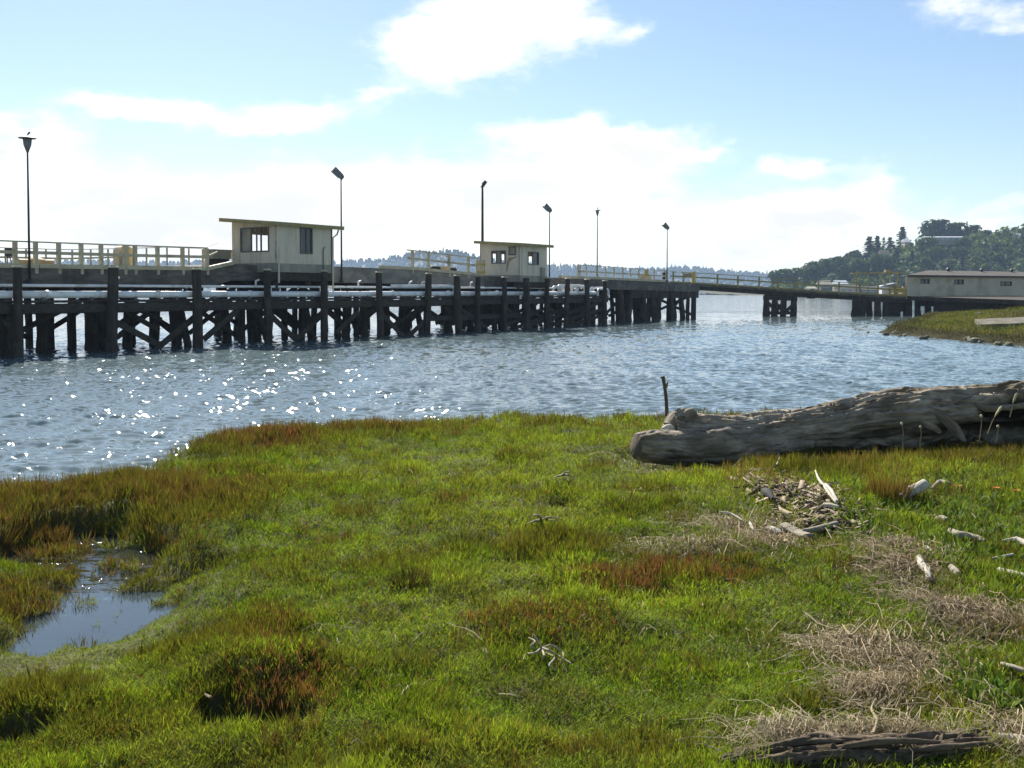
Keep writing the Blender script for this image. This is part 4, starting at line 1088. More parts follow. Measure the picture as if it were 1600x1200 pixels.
sg = np_mesh('point_ground', np.stack([gx.ravel(), gy.ravel(), gz.ravel()], 1), np.stack([ii, ii+1, ii+nx+1, ii+nx], 1), M['point_mud'], smooth=True)
tag(sg, 'low grassy point of land with a stony edge', 'land', kind='structure')
n = 60000
x = rng.uniform(25.5, 64, n); y = rng.uniform(46, 118, n); z = spit(x, y)
ok = z > .05 + .2*vnoise(x*.8, y*.8, 220); x, y, z = x[ok], y[ok], z[ok]
big = fbm(x*.3, y*.3, 223)
C = lerp3((.07,.095,.018), (.135,.14,.03), sstep(.35,.65,big))*rng.uniform(.65,1.35,(len(x),1))
low = z < .32; C[low] = np.array((.06,.062,.022))*rng.uniform(.6,1.3,(low.sum(),1))
g2 = scatter('point_grass', [q for q in T_GRASS[:8]], x, y, z-.03, rng.uniform(3.2,5.2,len(x)), rng.uniform(.6,1.0,len(x)), C, (1.2,1.15,.9), M['leaf'])
tag(g2, 'olive green grass covering the low point of land', 'grass', kind='stuff')
# stones along its edge
def rock_mesh(seed):
    r = random.Random(seed); mb = MB(); n, k = 7, 9; vs_ = []; 
    for i in range(1, n):
        th = math.pi*i/n
        for j in range(k):
            ph = 2*math.pi*j/k; rr = 1 + r.uniform(-.22, .22)
            vs_.append((rr*math.sin(th)*math.cos(ph), rr*.8*math.sin(th)*math.sin(ph), rr*.55*math.cos(th)))
    vs_ += [(0,0,.55),(0,0,-.55)]; fs = []
    for i in range(n-2):
        for j in range(k): fs.append((i*k+j, (i+1)*k+j, (i+1)*k+(j+1)%k, i*k+(j+1)%k))
    fs += [(len(vs_)-2, j, (j+1)%k) for j in range(k)] + [(len(vs_)-1, (n-2)*k+(j+1)%k, (n-2)*k+j) for j in range(k)]
    return mb.add(vs_, fs)
rk = [build('shore_rock', rock_mesh(i), M['rock']) for i in range(5)]
for o in rk: tag(o, 'small mossy rock among others along the edge of the grassy point', 'rock', 'rocks edging the grassy point')
i = 0
for (px, py) in [(1381,521),(1389,520),(1397,523),(1405,524),(1414,521),(1425,526),(1432,519),(1441,528),(1456,523),(1468,529),(1478,521),(1489,531),(1500,527),(1512,533),(1530,530),(1541,535),(1556,531),(1566,537),(1580,534),(1590,539),(1598,535),(1610,541),(1401,510),(1412,512)]:
    p = PZ(px, py, .05); k = random.choice((.14,.18,.24,.3,.4)); p.x += rp(.8); p.y += rp(1.2)
    o = rk[i] if i < 5 else rk[i % 5].copy()
    if i >= 5: col.objects.link(o)
    o.location = (p.x, p.y, .1); o.scale = (k, k, k*.8); o.rotation_euler = (rp(.3), rp(.3), rp(3)); i += 1
# slabs
p = PZ(1533, 507, .8)
sl1 = thing('concrete_slab', 'tilted pale concrete slab lying on the grassy point', 'slab', p)
c4 = [Vector((0,0,0)), Vector((3.3,-1.3,.18)), Vector((3.6,.6,.5)), Vector((.3,1.6,.3))]
build('slab_body', MB().hexa([p+c+Vector((0,0,-.22)) for c in c4], [p+c for c in c4]), M['slab'], sl1)
p = PZ(1530, 489, 1.05)
sl2 = thing('timber_slab', 'dark flat timber slab behind the tilted concrete slab', 'slab', p)
build('slab_body', MB().hexa([p+Vector((0,0,-.8)), p+Vector((7,-4,-.8)), p+Vector((7.4,-2.4,-.8)), p+Vector((.4,1.6,-.8))],[p, p+Vector((7,-4,0)), p+Vector((7.4,-2.4,.05)), p+Vector((.4,1.6,.05))]), M['timber'], sl2)
# ------------------------------------------------------------------ wooded hill on the right
CREST = np.array([(1190,456),(1215,444),(1250,436),(1290,428),(1330,420),(1345,410),(1365,398),(1400,390),(1430,382),(1455,376),(1490,370),(1540,364),(1570,362),(1600,358),(1700,346),(1850,338),(2100,335)], float)
HY0, HY1 = 640.0, 800.0
def hill(x, y):
    px = 800 + F*x/np.maximum(y, 1)
    zc = CAM_Z + (454 - np.interp(px, CREST[:,0], CREST[:,1])) * HY1/F
    shore = HY0 - 0*px
    t = np.clip((y - shore)/(HY1 - HY0), -.1, 1.2)
    z = -.6 + (zc + .6)*np.clip(t, 0, 1)**.85 + 3.0*(fbm(x*.02, y*.02, 301)-.5)*np.clip(t*3, 0, 1)
    return np.where(t <= 0, -1.0, z)
gx, gy = np.meshgrid(np.arange(150, 800, 6.0), np.concatenate([np.arange(632, 812, 6.0), np.arange(815, 1100, 40)])); gz = hill(gx, gy)
nx, ny = gx.shape[1], gx.shape[0]; ii = (np.arange(ny-1)[:,None]*nx + np.arange(nx-1)[None,:]).ravel()
M['scrub'] = mat('hillside_scrub', (.04,.052,.022), (.075,.07,.035), .06, rough=.95, c3=(.03,.04,.018), s3=.09)
hg = np_mesh('hillside', np.stack([gx.ravel(), gy.ravel(), gz.ravel()], 1), np.stack([ii, ii+1, ii+nx+1, ii+nx], 1), M['scrub'], smooth=True)
tag(hg, 'wooded hillside rising right of the bay', 'hill', kind='structure')

def quads_crown(cl, size, r, normal_jit=.9, n=None):
    """leaf sprays: cl = list of (centre, axes radii, count); each a small bent quad near the surface of its clump"""
    vs_, cs = [], []
    for c, ax, k in cl:
        for _ in range(k):
            d = Vector((r.gauss(0,1), r.gauss(0,1), r.gauss(0,1))).normalized()
            q = Vector(c) + Vector((d.x*ax[0], d.y*ax[1], d.z*ax[2])) * (r.random()**.35)
            nrm = (d + Vector((r.uniform(-1,1), r.uniform(-1,1), r.uniform(-.4,1)))*normal_jit).normalized()
            a = nrm.orthogonal().normalized(); b = nrm.cross(a); th = r.uniform(0, 6.28)
            a, b = a*math.cos(th)+b*math.sin(th), b*math.cos(th)-a*math.sin(th)
            s = size*r.uniform(.6, 1.4)
            vs_ += [q - a*s, q + b*s*.6 + nrm*s*.2, q + a*s, q - b*s*.6 + nrm*s*.2]
    return vs_
def broadleaf(seed, h, wd, n=620):
    r = random.Random(seed); cl = []
    for k in range(13):
        a = r.uniform(0, 6.28); rr = r.uniform(.1, .34)*wd
        s = wd*r.uniform(.2, .34); zc = h*r.uniform(.22, .8)
        cl.append(((rr*math.cos(a), rr*math.sin(a), zc), (s, s, s*.8), n//8))
    cl.append(((0,0,h*.86), (wd*.26, wd*.26, h*.14), n//10))
    tr = MB().tube([(0,0,-1.5), (rp(.2),rp(.2),h*.3), (rp(.5),rp(.5),h*.62)], [h*.03, h*.024, h*.01], 7)
    for k in range(4):
        a = r.uniform(0,6.28); tr.tube([(0,0,h*.3), (math.cos(a)*wd*.2, math.sin(a)*wd*.2, h*.62)], [h*.014, h*.005], 5)
    return quads_crown(cl, wd*.075, r), tr
def conifer(seed, h, wd, n=820, gap=.0):
    r = random.Random(seed); vs_ = []
    tiers = 13
    for k in range(tiers):
        f = k/(tiers-1); zc = h*(.12 + .86*f); rad = wd*.5*(1-f)**.8*r.uniform(.65, 1.15) + .25
        for j in range(max(3, int(n/tiers*(1.25-f*.8)/4))):
            a = r.uniform(0, 6.28); L = rad*r.uniform(.55, 1.1); ca, sa_ = math.cos(a), math.sin(a)
            for m_ in range(3):
                t = (m_+.6)/3; q = Vector((ca*L*t, sa_*L*t, zc - L*.22*t + r.uniform(-.2,.2)))
                s = wd*.078*r.uniform(.7,1.3)
                b = Vector((-sa_, ca, r.uniform(-.5,.5)))*s; d = Vector((ca, sa_, r.uniform(-.6,.1)))*s*1.25
                vs_ += [q-d, q+b, q+d, q-b]
    return vs_, MB().tube([(0,0,-1.5),(0,0,h*.5),(0,0,h*.99)], [h*.022,h*.014,h*.003], 6)
M['crown_dark'] = leaf_mat('dark_conifer_needles', .2, const=(.032,.06,.013), c2=(.05,.08,.018), scale=.25)
M['crown_mid'] = leaf_mat('broad_leaves', .3, const=(.045,.085,.018), c2=(.068,.11,.026), scale=.2)
M['crown_light'] = leaf_mat('light_broad_leaves', .35, const=(.07,.1,.035), c2=(.09,.115,.04), scale=.2)
M['bark'] = mat('tree_bark', (.07,.055,.04), (.04,.032,.025), 1.5, rough=.9)
def tree_proto(kind, seed):
    h, wd = {'conifer':(14,11), 'round':(13,13.5), 'wide':(12,16), 'light':(9,10.5), 'slim':(11,5)}[kind]
    vs_, tr = (conifer(seed, h, wd) if kind in ('conifer','slim') else broadleaf(seed, h, wd))
    mb = MB(); mb.v = [tuple(v) for v in vs_]; mb.f = [(4*i,4*i+1,4*i+2,4*i+3) for i in range(len(vs_)//4)]
    return mb, tr, {'conifer':'crown_dark','slim':'crown_dark','round':'crown_dark','wide':'crown_mid','light':'crown_light'}[kind], h
PROTO = {}
def plant_tree(name, kind, label, px, py_top, Y, group, wide=1.0, base=None):
    p = PY(px, py_top, Y); zb = float(hill(np.array([p.x]), np.array([Y]))[0]) if base is None else base
    zb = min(zb - 2, p.z - 7)
    H_ = p.z - zb
    if kind not in PROTO:
        mb, tr, mm, h = tree_proto(kind, 500 + len(PROTO)*7)
        root = thing(name, label, 'tree', (p.x, Y, zb), group)
        ORIGIN[root.name] = Vector((0,0,0))
        build('crown', mb, M[mm], root); build('trunk', tr, M['bark'], root)
        PROTO[kind] = (root, h); o = root
    else:
        o = copy_tree(PROTO[kind][0], (p.x, Y, zb), label)
        o['group'] = group
    k = H_/PROTO[kind][1]
    o.scale = (k*wide, k*wide, k); o.rotation_euler = (0, 0, rp(3))
    return o
HG = 'trees on the hillside'
for kind, label, px, pt, Y, wd in [
 ('round', 'tallest dark round tree on the hilltop above the white house', 1470, 342, 795, 1.45),
 ('round', 'dark flat-topped tree second from the tallest on the hilltop', 1500, 347, 798, 1.4),
 ('round', 'dark domed tree third in the hilltop clump', 1524, 351, 796, 1.5),
 ('slim', 'pointed little tree between the hilltop domes', 1511, 346, 790, .7),
 ('conifer', 'small pointed conifer at the left foot of the tallest hilltop tree', 1452, 354, 790, 1.0),
 ('round', 'bushy dark tree at the right end of the hilltop clump', 1540, 359, 788, 1.2),
 ('conifer', 'ragged conifer standing alone on the skyline left of the white house', 1410, 355, 790, 1.1),
 ('conifer', 'dark conifer at the corner where the skyline steps up', 1359, 370, 770, 1.2),
 ('conifer', 'conifer with a split top on the skyline', 1371, 369, 775, 1.0),
 ('slim', 'thin conifer between two broader ones on the skyline', 1381, 371, 780, 1.1),
 ('conifer', 'broad dark conifer below the lone ragged one', 1391, 371, 770, 1.1),
 ('round', 'rounded tree on the lower step of the skyline', 1337, 391, 760, .9),
 ('wide', 'rounded dark green tree low on the left end of the hill', 1268, 410, 740, .9),
 ('wide', 'spreading dark tree next along the low left ridge', 1288, 405, 745, 1.0),
 ('wide', 'spreading mid green tree in the middle of the low ridge', 1308, 402, 745, 1.0),
 ('wide', 'green tree at the right of the low ridge', 1324, 402, 740, .9),
 ('wide', 'small tree at the very tip of the wooded point', 1222, 421, 720, .9),
 ('wide', 'low rounded tree second from the tip of the wooded point', 1243, 419, 725, 1.0),
 ('round', 'large dark tree low on the slope above the shore sheds', 1272, 416, 690, .8),
 ('conifer', 'dark tall conifer midway up the slope left of the shed roof', 1400, 388, 720, 1.1),
 ('wide', 'small green tree in front of the left end of the long hilltop house', 1449, 371, 745, .7),
 ('wide', 'small green tree in front of the right end of the long hilltop house', 1507, 371, 745, .8),
 ('light', 'light green tree low on the slope above the shed roof', 1525, 400, 690, 1.0),
 ('light', 'pale green tree right of centre above the shed roof', 1483, 405, 685, 1.1),
 ('light', 'light bushy tree at the right edge of the hill', 1590, 393, 700, 1.0),
 ('light', 'pale rounded tree above the left end of the shed roof', 1447, 402, 690, .9),
 ('wide', 'mid green tree below the white house', 1458, 386, 725, .9),
 ('wide', 'dark green spreading tree below the right end of the white house', 1500, 386, 725, 1.0),
 ('round', 'dark tree on the slope below the right hand houses', 1560, 380, 730, .9),
 ('wide', 'green tree on the slope at the far right', 1582, 374, 745, .9),
 ('conifer', 'dark conifer low on the slope right of the pale tree', 1503, 398, 690, .9),
 ('conifer', 'dark conifer low on the slope near the hoist frame', 1425, 392, 700, 1.0),
 ('round', 'dark broad tree on the slope right of the light one', 1557, 396, 690, .9),
 ('wide', 'green tree above the hoist frame', 1375, 398, 700, 1.0),
 ('wide', 'green tree left of the hoist frame', 1345, 405, 700, 1.0),
 ('round', 'dark tree right of the shore sheds', 1320, 414, 690, .8),
 ('round', 'dark crown cut by the right edge on the skyline', 1600, 349, 795, .8),
 ('wide', 'low bush on the bare skyline near the right edge', 1585, 355, 795, .5)]:
    plant_tree('hillside_tree', kind, label, px, pt, Y, HG, wd)
# undergrowth and the closed wood between them
vs_ = []; r = random.Random(77)
for _ in range(1000):
    Y = r.uniform(652, 800); px = r.uniform(1205, 1900)
    x = (px-800)/F*Y; z0 = float(hill(np.array([x]), np.array([Y]))[0])
    if z0 < .2 or (Y > 780 and 1535 < px < 1600): continue
    s = r.uniform(3.0, 6.5)*(1 if px > 1330 else .75)
    if Y > 780: s *= .6
    if 1436 < px < 1516 and Y > 690: s = min(s, 2.5) if Y < 752 else min(s, 3.2)
    vs_ += quads_crown([((x,Y,z0+s*.6),(s,s,s*.75),44)], s*.27, r)
cc = np.array([tuple(v) for v in vs_]); nq = len(cc)//4
tint = fbm(cc[::4,0]*.035, cc[::4,1]*.035 + cc[::4,2]*.05, 333)
C = lerp3((.026,.056,.015), (.08,.12,.03), sstep(.38,.72,tint))*rng.uniform(.7,1.3,(nq,1))
C = np.concatenate([np.repeat(C, 4, 0), np.ones((nq*4,1))], 1)
wd_ = np_mesh('hillside_wood', cc, np.arange(nq*4).reshape(-1,4), M['leaf'], C)
tag(wd_, 'mixed green undergrowth and thickets covering the hillside', 'undergrowth', kind='stuff')
# houses
def house(name, label, x0, x1, yt, yb, Y, dep, wall_m, roof_m, wins, pitch=.35, base=None):
    a, b = PY(x0, yb, Y), PY(x1, yb, Y); zt = PY(x0, yt, Y).z
    h = thing(name, label, 'house', ((a.x+b.x)/2, Y, a.z))
    build('wall', MB().box((a.x, Y, a.z-3), (b.x, Y+dep, zt-.6)), M[wall_m], h)
    zr = zt - .597; ph = dep*pitch
    build('roof', MB().prism([(a.x-.5,Y-.6,zr),(a.x-.5,Y+dep+.6,zr),(a.x-.5,Y+dep/2,zr+ph)], (b.x-a.x+1,0,0)), M[roof_m], h)
    for k in range(wins):
        f = (k+.5)/wins; x = a.x + (b.x-a.x)*f; w_ = (b.x-a.x)/wins*.3
        wf = build('window', MB().box((x-w_-.15, Y-.08, a.z+.7), (x+w_+.15, Y-.003, zt-1.2)), M['white'], h)
        build('pane', MB().box((x-w_, Y-.1, a.z+.85), (x+w_, Y-.083, zt-1.35)), M['glass_dark'], wf)
    return h
house('hilltop_house', 'long white flat-roofed house on the hilltop under the dark trees', 1446, 1507, 369.5, 376, 752, 8, 'hut_base', 'grey_roof', 7, .1)
house('hilltop_house', 'small pale house half hidden left of the long white house', 1414, 1422, 377, 383, 775, 7, 'hut_wall', 'grey_roof', 2)
house('hillside_house', 'grey house at the right edge of the hill', 1592, 1612, 370, 379, 760, 10, 'white', 'grey_roof', 2)
house('hillside_house', 'small weathered house on the slope left of the ragged conifer', 1378, 1390, 395, 401, 740, 8, 'hut_wall', 'brown_roof', 2)
house('shore_shed', 'small shore shed left of the paler hall behind the trestle', 1283, 1299, 443, 451, 560, 8, 'frame_dark', 'hut_base', 1, .3, 0)
house('shore_shed', 'shore hall with pale pitched roof behind the trestle', 1308, 1324, 442, 453, 540, 8, 'hut_base', 'grey_roof', 2, .25, 0)
house('shore_shed', 'grey weathered shore shed with dark doors behind the trestle', 1313, 1344, 449, 457, 500, 9, 'hut_wall', 'brown_roof', 3, .2, 0)
house('shore_shed', 'low long grey shore shed next to the hoist frame', 1346, 1378, 451, 458, 500, 9, 'hut_base', 'brown_roof', 3, .2, 0)
house('shore_shed', 'low flat shore shed at the left of the others', 1264, 1275, 449, 453, 560, 7, 'hut_wall', 'hut_base', 1, .15, 0)
# low shore bank they stand on and the dock strip
bk = build('far_bank', MB().prism([(130,500,-.6),(150,486,.9),(330,486,.9),(420,520,1.2),(520,640,1.5),(300,655,1.5),(190,600,1.2)], (0,0,.5)), M['scrub'])
tag(bk, 'low shore bank below the wooded hill', 'land', kind='structure')
a, b = PZ(1098, 458.3, .0), PZ(1212, 461.0, .0)
dk = thing('floating_dock', 'long dark floating dock seen under the trestle', 'dock', a)
build('dock_deck', MB().beam((a.x-20, 900, .35), (b.x+30, 900, .35), 6, .9), M['pile'], dk)
for k in range(10):
    x = a.x - 15 + k*(b.x-a.x+40)/9; x = (110 + k*14); build('dock_pile', MB().tube([(x,898,-1),(x,898,3.2)], .35, 6), M['timber'], dk)
def boat(label, px, Y, L, cabin):
    x = (px-800)/F*Y
    B = thing('moored_boat', label, 'boat', (x, Y, 0), 'boats moored at the floating dock')
    pr = [(-.5,-.09,0),(.32,-.1,0),(.5,0,0),(.32,.1,0),(-.5,.09,0)]
    lo = [(x+L*u*.92, Y+L*v*.8, -.1) for u, v, w in pr]; hi_ = [(x+L*u, Y+L*v*1.15, L*.12 + (L*.05 if u > .4 else 0)) for u, v, w in pr]
    n = 5; build('hull', MB().add(lo+hi_, [tuple(reversed(range(n))), tuple(range(n,2*n))] + [(k,(k+1)%n,n+(k+1)%n,n+k) for k in range(n)]), M['white'], B)
    if cabin: 
        build('cabin', MB().hexa([(x-.3*L,Y-.07*L,L*.12),(x+.15*L,Y-.07*L,L*.12),(x+.15*L,Y+.07*L,L*.12),(x-.3*L,Y+.07*L,L*.12)],[(x-.27*L,Y-.06*L,L*.26),(x+.06*L,Y-.06*L,L*.26),(x+.06*L,Y+.06*L,L*.26),(x-.27*L,Y+.06*L,L*.26)]), M['white'], B)
        build('window_band', MB().box((x-.24*L,Y-.078*L,L*.175),(x+.06*L,Y-.0705*L,L*.225)), M['glass_dark'], B)
    return B
boat('white cabin boat moored left of the trestle support', 1164, 880, 10, True)
boat('long pale boat moored nearer the trestle support', 1178, 882, 11, False)
boat('small white boat moored under the left part of the trestle', 1109, 885, 7, True)
boat('tiny white boat between the dock piles', 1131, 886, 5, False)
boat('white boat at the head of the trestle support', 1198, 884, 6, True)

# ------------------------------------------------------------------ far wooded hills across the bay
FARC = np.array([(-600,402),(-200,404),(0,409),(120,406),(260,408),(345,406),(420,407),(520,410),(560,406),(600,404),(630,398),(660,392),(690,390),(715,391),(735,397),(760,404),(800,409),(870,416),(920,414),(950,418),(1000,420),(1050,418),(1085,417),(1120,421),(1180,425),(1220,429),(1300,434),(1500,440),(2000,440)], float)
FY0, FY1 = 2450.0, 3000.0
def far(x, y):
    px = 800 + F*x/np.maximum(y, 1)
    zc = CAM_Z + (454 - np.interp(px, FARC[:,0], FARC[:,1]))*FY1/F - 6
    t = np.clip((y-FY0)/(FY1-FY0), -.1, 1)
    return np.where(t <= 0, -1.0, -.5 + zc*np.clip(t,0,1)**.8 + 5*(fbm(x*.006, y*.006, 401)-.5)*np.clip(t*3,0,1))
gx, gy = np.meshgrid(np.arange(-2750, 2500, 35.0), np.concatenate([np.arange(2420, 3020, 30.0), [3150, 3240]])); gz = far(gx, gy)
nx, ny = gx.shape[1], gx.shape[0]; ii = (np.arange(ny-1)[:,None]*nx + np.arange(nx-1)[None,:]).ravel()
fg = np_mesh('far_hills', np.stack([gx.ravel(), gy.ravel(), gz.ravel()], 1), np.stack([ii, ii+1, ii+nx+1, ii+nx], 1), M['scrub'], smooth=True)
tag(fg, 'hazy blue hills across the bay', 'hills', kind='structure')
n = 6500
y = FY0 + 15 + (FY1-FY0-10)*rng.random(n)**.7; px = rng.uniform(-500, 1420, n); x = (px-800)/F*y; z = far(x, y)
vs_, fs_ = [], []
for i in range(n):
    if z[i] < .3: continue
    tall = (random.random() < .14); hh = random.uniform(8, 13) * (1.45 if tall and y[i] > FY1-60 else 1); w_ = hh*random.uniform(.22,.3) if tall else hh*random.uniform(.38,.6)
    b0_ = len(vs_)
    for lv, (f0, f1, ww) in enumerate([(.0,.55,1.0),(.3,.8,.75),(.55,1.05,.45)] if tall else [(.05,.7,1.0),(.4,1.0,.8)]):
        k = 5; o_ = len(vs_); th = random.uniform(0, 1.2)
        for j in range(k):
            a_ = th + 2*math.pi*j/k; q = w_*ww*random.uniform(.75,1.2)
            vs_.append((x[i]+q*math.cos(a_), y[i]+q*math.sin(a_), z[i]-1+hh*f0+random.uniform(-.4,.4)))
        vs_.append((x[i]+random.uniform(-.3,.3), y[i], z[i]-1+hh*f1))
        if tall: fs_ += [(o_+j, o_+(j+1)%k, o_+k) for j in range(k)]
        else:
            for j in range(k):
                a_ = th + 2*math.pi*(j+.5)/k; q = w_*ww*.75
                vs_.append((x[i]+q*math.cos(a_), y[i]+q*math.sin(a_), z[i]-1+hh*(f0+(f1-f0)*.7)))
            for j in range(k): fs_ += [(o_+j, o_+(j+1)%k, o_+k+1+j), (o_+(j+1)%k, o_+k+1+(j+1)%k, o_+k+1+j), (o_+k+1+j, o_+k+1+(j+1)%k, o_+k)]
M['far_tree'] = mat('far_conifers', (.014,.026,.014), (.026,.04,.02), .03, rough=.95)
ff = np_mesh('far_forest', np.array(vs_), np.array(fs_), M['far_tree'])
tag(ff, 'distant conifer forest on the hazy hills', 'forest', kind='stuff')
# ------------------------------------------------------------------ driftwood
def wood_mat(name, stops, grain_scale=5.0, bump=.02, moss=None):
    """weathered timber; the grain runs along the object's own length (UV-like attribute 'grain')"""
    m, nt, out = _nt(name)
    b = nt.nodes.new('ShaderNodeBsdfPrincipled'); b.inputs['Roughness'].default_value = .9; b.inputs['Specular IOR Level'].default_value = .15
    at = nt.nodes.new('ShaderNodeAttribute'); at.attribute_name = 'grain'
    mp = nt.nodes.new('ShaderNodeMapping'); mp.inputs['Scale'].default_value = (.5, 1, 1)
    nt.links.new(at.outputs['Vector'], mp.inputs['Vector'])
    def nz(sc, det, st):
        mp2 = nt.nodes.new('ShaderNodeMapping'); mp2.inputs['Scale'].default_value = st; nt.links.new(at.outputs['Vector'], mp2.inputs['Vector'])
        n = N(nt, 'ShaderNodeTexNoise'); n.inputs['Scale'].default_value = sc; n.inputs['Detail'].default_value = det; n.inputs['Roughness'].default_value = .65
        n.inputs['Distortion'].default_value = .4
        nt.links.new(mp2.outputs['Vector'], n.inputs['Vector']); return n.outputs['Fac']
    f1 = nz(grain_scale, 6, (.18, 1, 1)); f2 = nz(grain_scale*.35, 4, (.5, 1, 1))
    c = ramp(nt, f1, stops)
    c = mixc(nt, ramp(nt, f2, [(.4,(0,0,0)),(.7,(1,1,1))]), c, moss or (.1,.085,.06))
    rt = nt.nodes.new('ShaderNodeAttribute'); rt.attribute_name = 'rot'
    c = mixc(nt, rt.outputs['Fac'], c, (.022,.017,.012))  # near-black wood where 'rot' paints in the shade of the hollow and underside
    nt.links.new(c, b.inputs['Base Color'])
    bp = nt.nodes.new('ShaderNodeBump'); bp.inputs['Strength'].default_value = 1; bp.inputs['Distance'].default_value = bump
    nt.links.new(nz(grain_scale*1.6, 6, (.15,1,1)), bp.inputs['Height']); nt.links.new(bp.outputs['Normal'], b.inputs['Normal'])
    nt.links.new(b.outputs['BSDF'], out.inputs['Surface'])
    return m
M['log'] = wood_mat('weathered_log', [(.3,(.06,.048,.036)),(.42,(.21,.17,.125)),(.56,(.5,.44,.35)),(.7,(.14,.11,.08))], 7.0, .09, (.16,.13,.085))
M['bleached'] = wood_mat('sun_bleached_wood', [(.3,(.3,.27,.21)),(.5,(.56,.52,.44)),(.72,(.24,.21,.16))], 22, .012, (.42,.38,.31))
M['greywood'] = wood_mat('grey_driftwood', [(.3,(.2,.17,.13)),(.5,(.36,.32,.25)),(.75,(.15,.12,.09))], 16, .008, (.28,.24,.18))
M['barkwood'] = wood_mat('brown_bark', [(.3,(.12,.085,.05)),(.5,(.26,.2,.12)),(.7,(.08,.06,.04))], 18, .02, (.2,.15,.09))
M['fibre'] = wood_mat('splintered_log', [(.3,(.03,.025,.02)),(.48,(.13,.1,.068)),(.62,(.22,.175,.12)),(.76,(.05,.04,.03))], 16.0, .03, (.08,.06,.042))
def limb(name, pts, rad, m, parent=None, n=40, seg=9, rough=.12, seed=1, hole=None, flat=1.0, gro=.3):
    """knobbly wooden limb along a smooth curve through pts; carries the grain attribute (along, around)"""
    pts = [np.array(p, float) for p in pts]; k = len(pts); t = np.linspace(0, k-1, n)
    P = np.empty((n,3)); 
    for i, q in enumerate(t):
        a = min(int(q), k-2); f = q - a
        p0, p1, p2, p3 = pts[max(a-1,0)], pts[a], pts[a+1], pts[min(a+2,k-1)]
        P[i] = .5*((2*p1)+(-p0+p2)*f+(2*p0-5*p1+4*p2-p3)*f*f+(-p0+3*p1-3*p2+p3)*f**3)
    rr = np.interp(t, range(k), rad)
    L = np.concatenate([[0], np.cumsum(np.linalg.norm(np.diff(P,axis=0),axis=1))])
    Tn = np.gradient(P, axis=0); Tn /= np.linalg.norm(Tn,axis=1)[:,None]
    up = np.array((0,0,1.0)); 
    if abs(Tn[0,2]) > .8: up = np.array((0,1.0,0))
    A = np.cross(Tn, up); A /= np.linalg.norm(A,axis=1)[:,None]; B = np.cross(A, Tn)
    th = np.linspace(-np.pi, np.pi, seg, endpoint=False)
    g1, g2 = np.meshgrid(L, th, indexing='ij')
    rm = rr.mean()
    cx, cy = np.cos(g2), np.sin(g2)
    # noise that closes round the limb: sample on the circle
    nz = fbm(g1/rm*.6 + cx*1.3 + 7*seed, cy*1.3 + g1/rm*.15, seed, 4) - .5
    gr = fbm(g1/rm*.18 + 3*seed, g2*3.2 + nz*2, seed+5, 3); gr = np.abs(gr-.5)*2
    edge = np.abs(g2) > np.pi - .35
    gr2 = np.abs(fbm(g1/rm*.4 + 5*seed, g2*7 + nz*3, seed+9, 2)-.5)*2
    R_ = rr[:,None]*(1 + rough*2.4*nz - rough*gro*(np.exp(-(gr/.11)**2) + .4*np.exp(-(gr2/.12)**2))*np.where(edge, .0, 1))
    if hole is not None: R_ = R_*hole(g1, g2, L[-1])
    V = P[:,None,:] + R_[:,:,None]*(A[:,None,:]*cx[:,:,None] + B[:,None,:]*cy[:,:,None]*flat)
    V = V.reshape(-1,3); ii = np.arange(n-1)[:,None]*seg; jj = np.arange(seg)[None,:]
    Fq = np.stack([ii+jj, ii+(jj+1)%seg, ii+seg+(jj+1)%seg, ii+seg+jj], 2).reshape(-1,4)
    V = np.concatenate([V, [P[0]-Tn[0]*rr[0]*.05], [P[-1]+Tn[-1]*rr[-1]*.05]]); c0, c1 = len(V)-2, len(V)-1
    F2 = [tuple(q) for q in Fq] + [(c0, (j+1)%seg, j) for j in range(seg)] + [(c1, (n-1)*seg+j, (n-1)*seg+(j+1)%seg) for j in range(seg)]
    me = bpy.data.meshes.new(name); org = ORIGIN[parent.name] if parent is not None else Vector(pts[0])
    me.from_pydata([tuple(q) for q in V - np.array(org)], [], F2); me.materials.append(m)
    at = me.attributes.new('grain', 'FLOAT_VECTOR', 'POINT')
    gv = np.stack([g1, cx*rr[:,None] + seed*3.1, cy*rr[:,None]], 2).reshape(-1,3); gv = np.concatenate([gv, gv[:1]*0, gv[:1]*0+.3])
    at.data.foreach_set('vector', gv.astype(np.float32).ravel())
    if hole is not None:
        ra = me.attributes.new('rot', 'FLOAT', 'POINT'); shade_rot = np.clip((1-hole(g1, g2, L[-1]))*1.6 + .75*sstep(.5, .66, fbm(g1*1.1, g2*1.4+9, 77))*sstep(.35, -.5, g2), 0, 1).ravel(); ra.data.foreach_set('value', np.concatenate([shade_rot, [0, 0]]).astype(np.float32))  # shade painted dark into hollow and underside, the latter broken into rot patches
    me.update()
    if seg > 7: me.polygons.foreach_set('use_smooth', [True]*len(me.polygons))
    o = bpy.data.objects.new(name, me); col.objects.link(o)
    if parent is not None: o.parent = parent
    else: o.location = org
    ORIGIN[o.name] = org
    return o
def G(px, py, dz=0.0, zg=GZ):
    """on the marsh ground"""
    p = PZ(px, py, zg)
    for _ in range(4):
        p = PZ(px, py, float(ground(np.array([p.x]), np.array([p.y]))[0]) + dz)
    return p
LG = thing('driftwood_log', 'huge grey weathered driftwood trunk with a broken forked end on the grass', 'log', PZ(1130, 710, .4))
def LP(px, py, Y): return PY(px, py, Y)
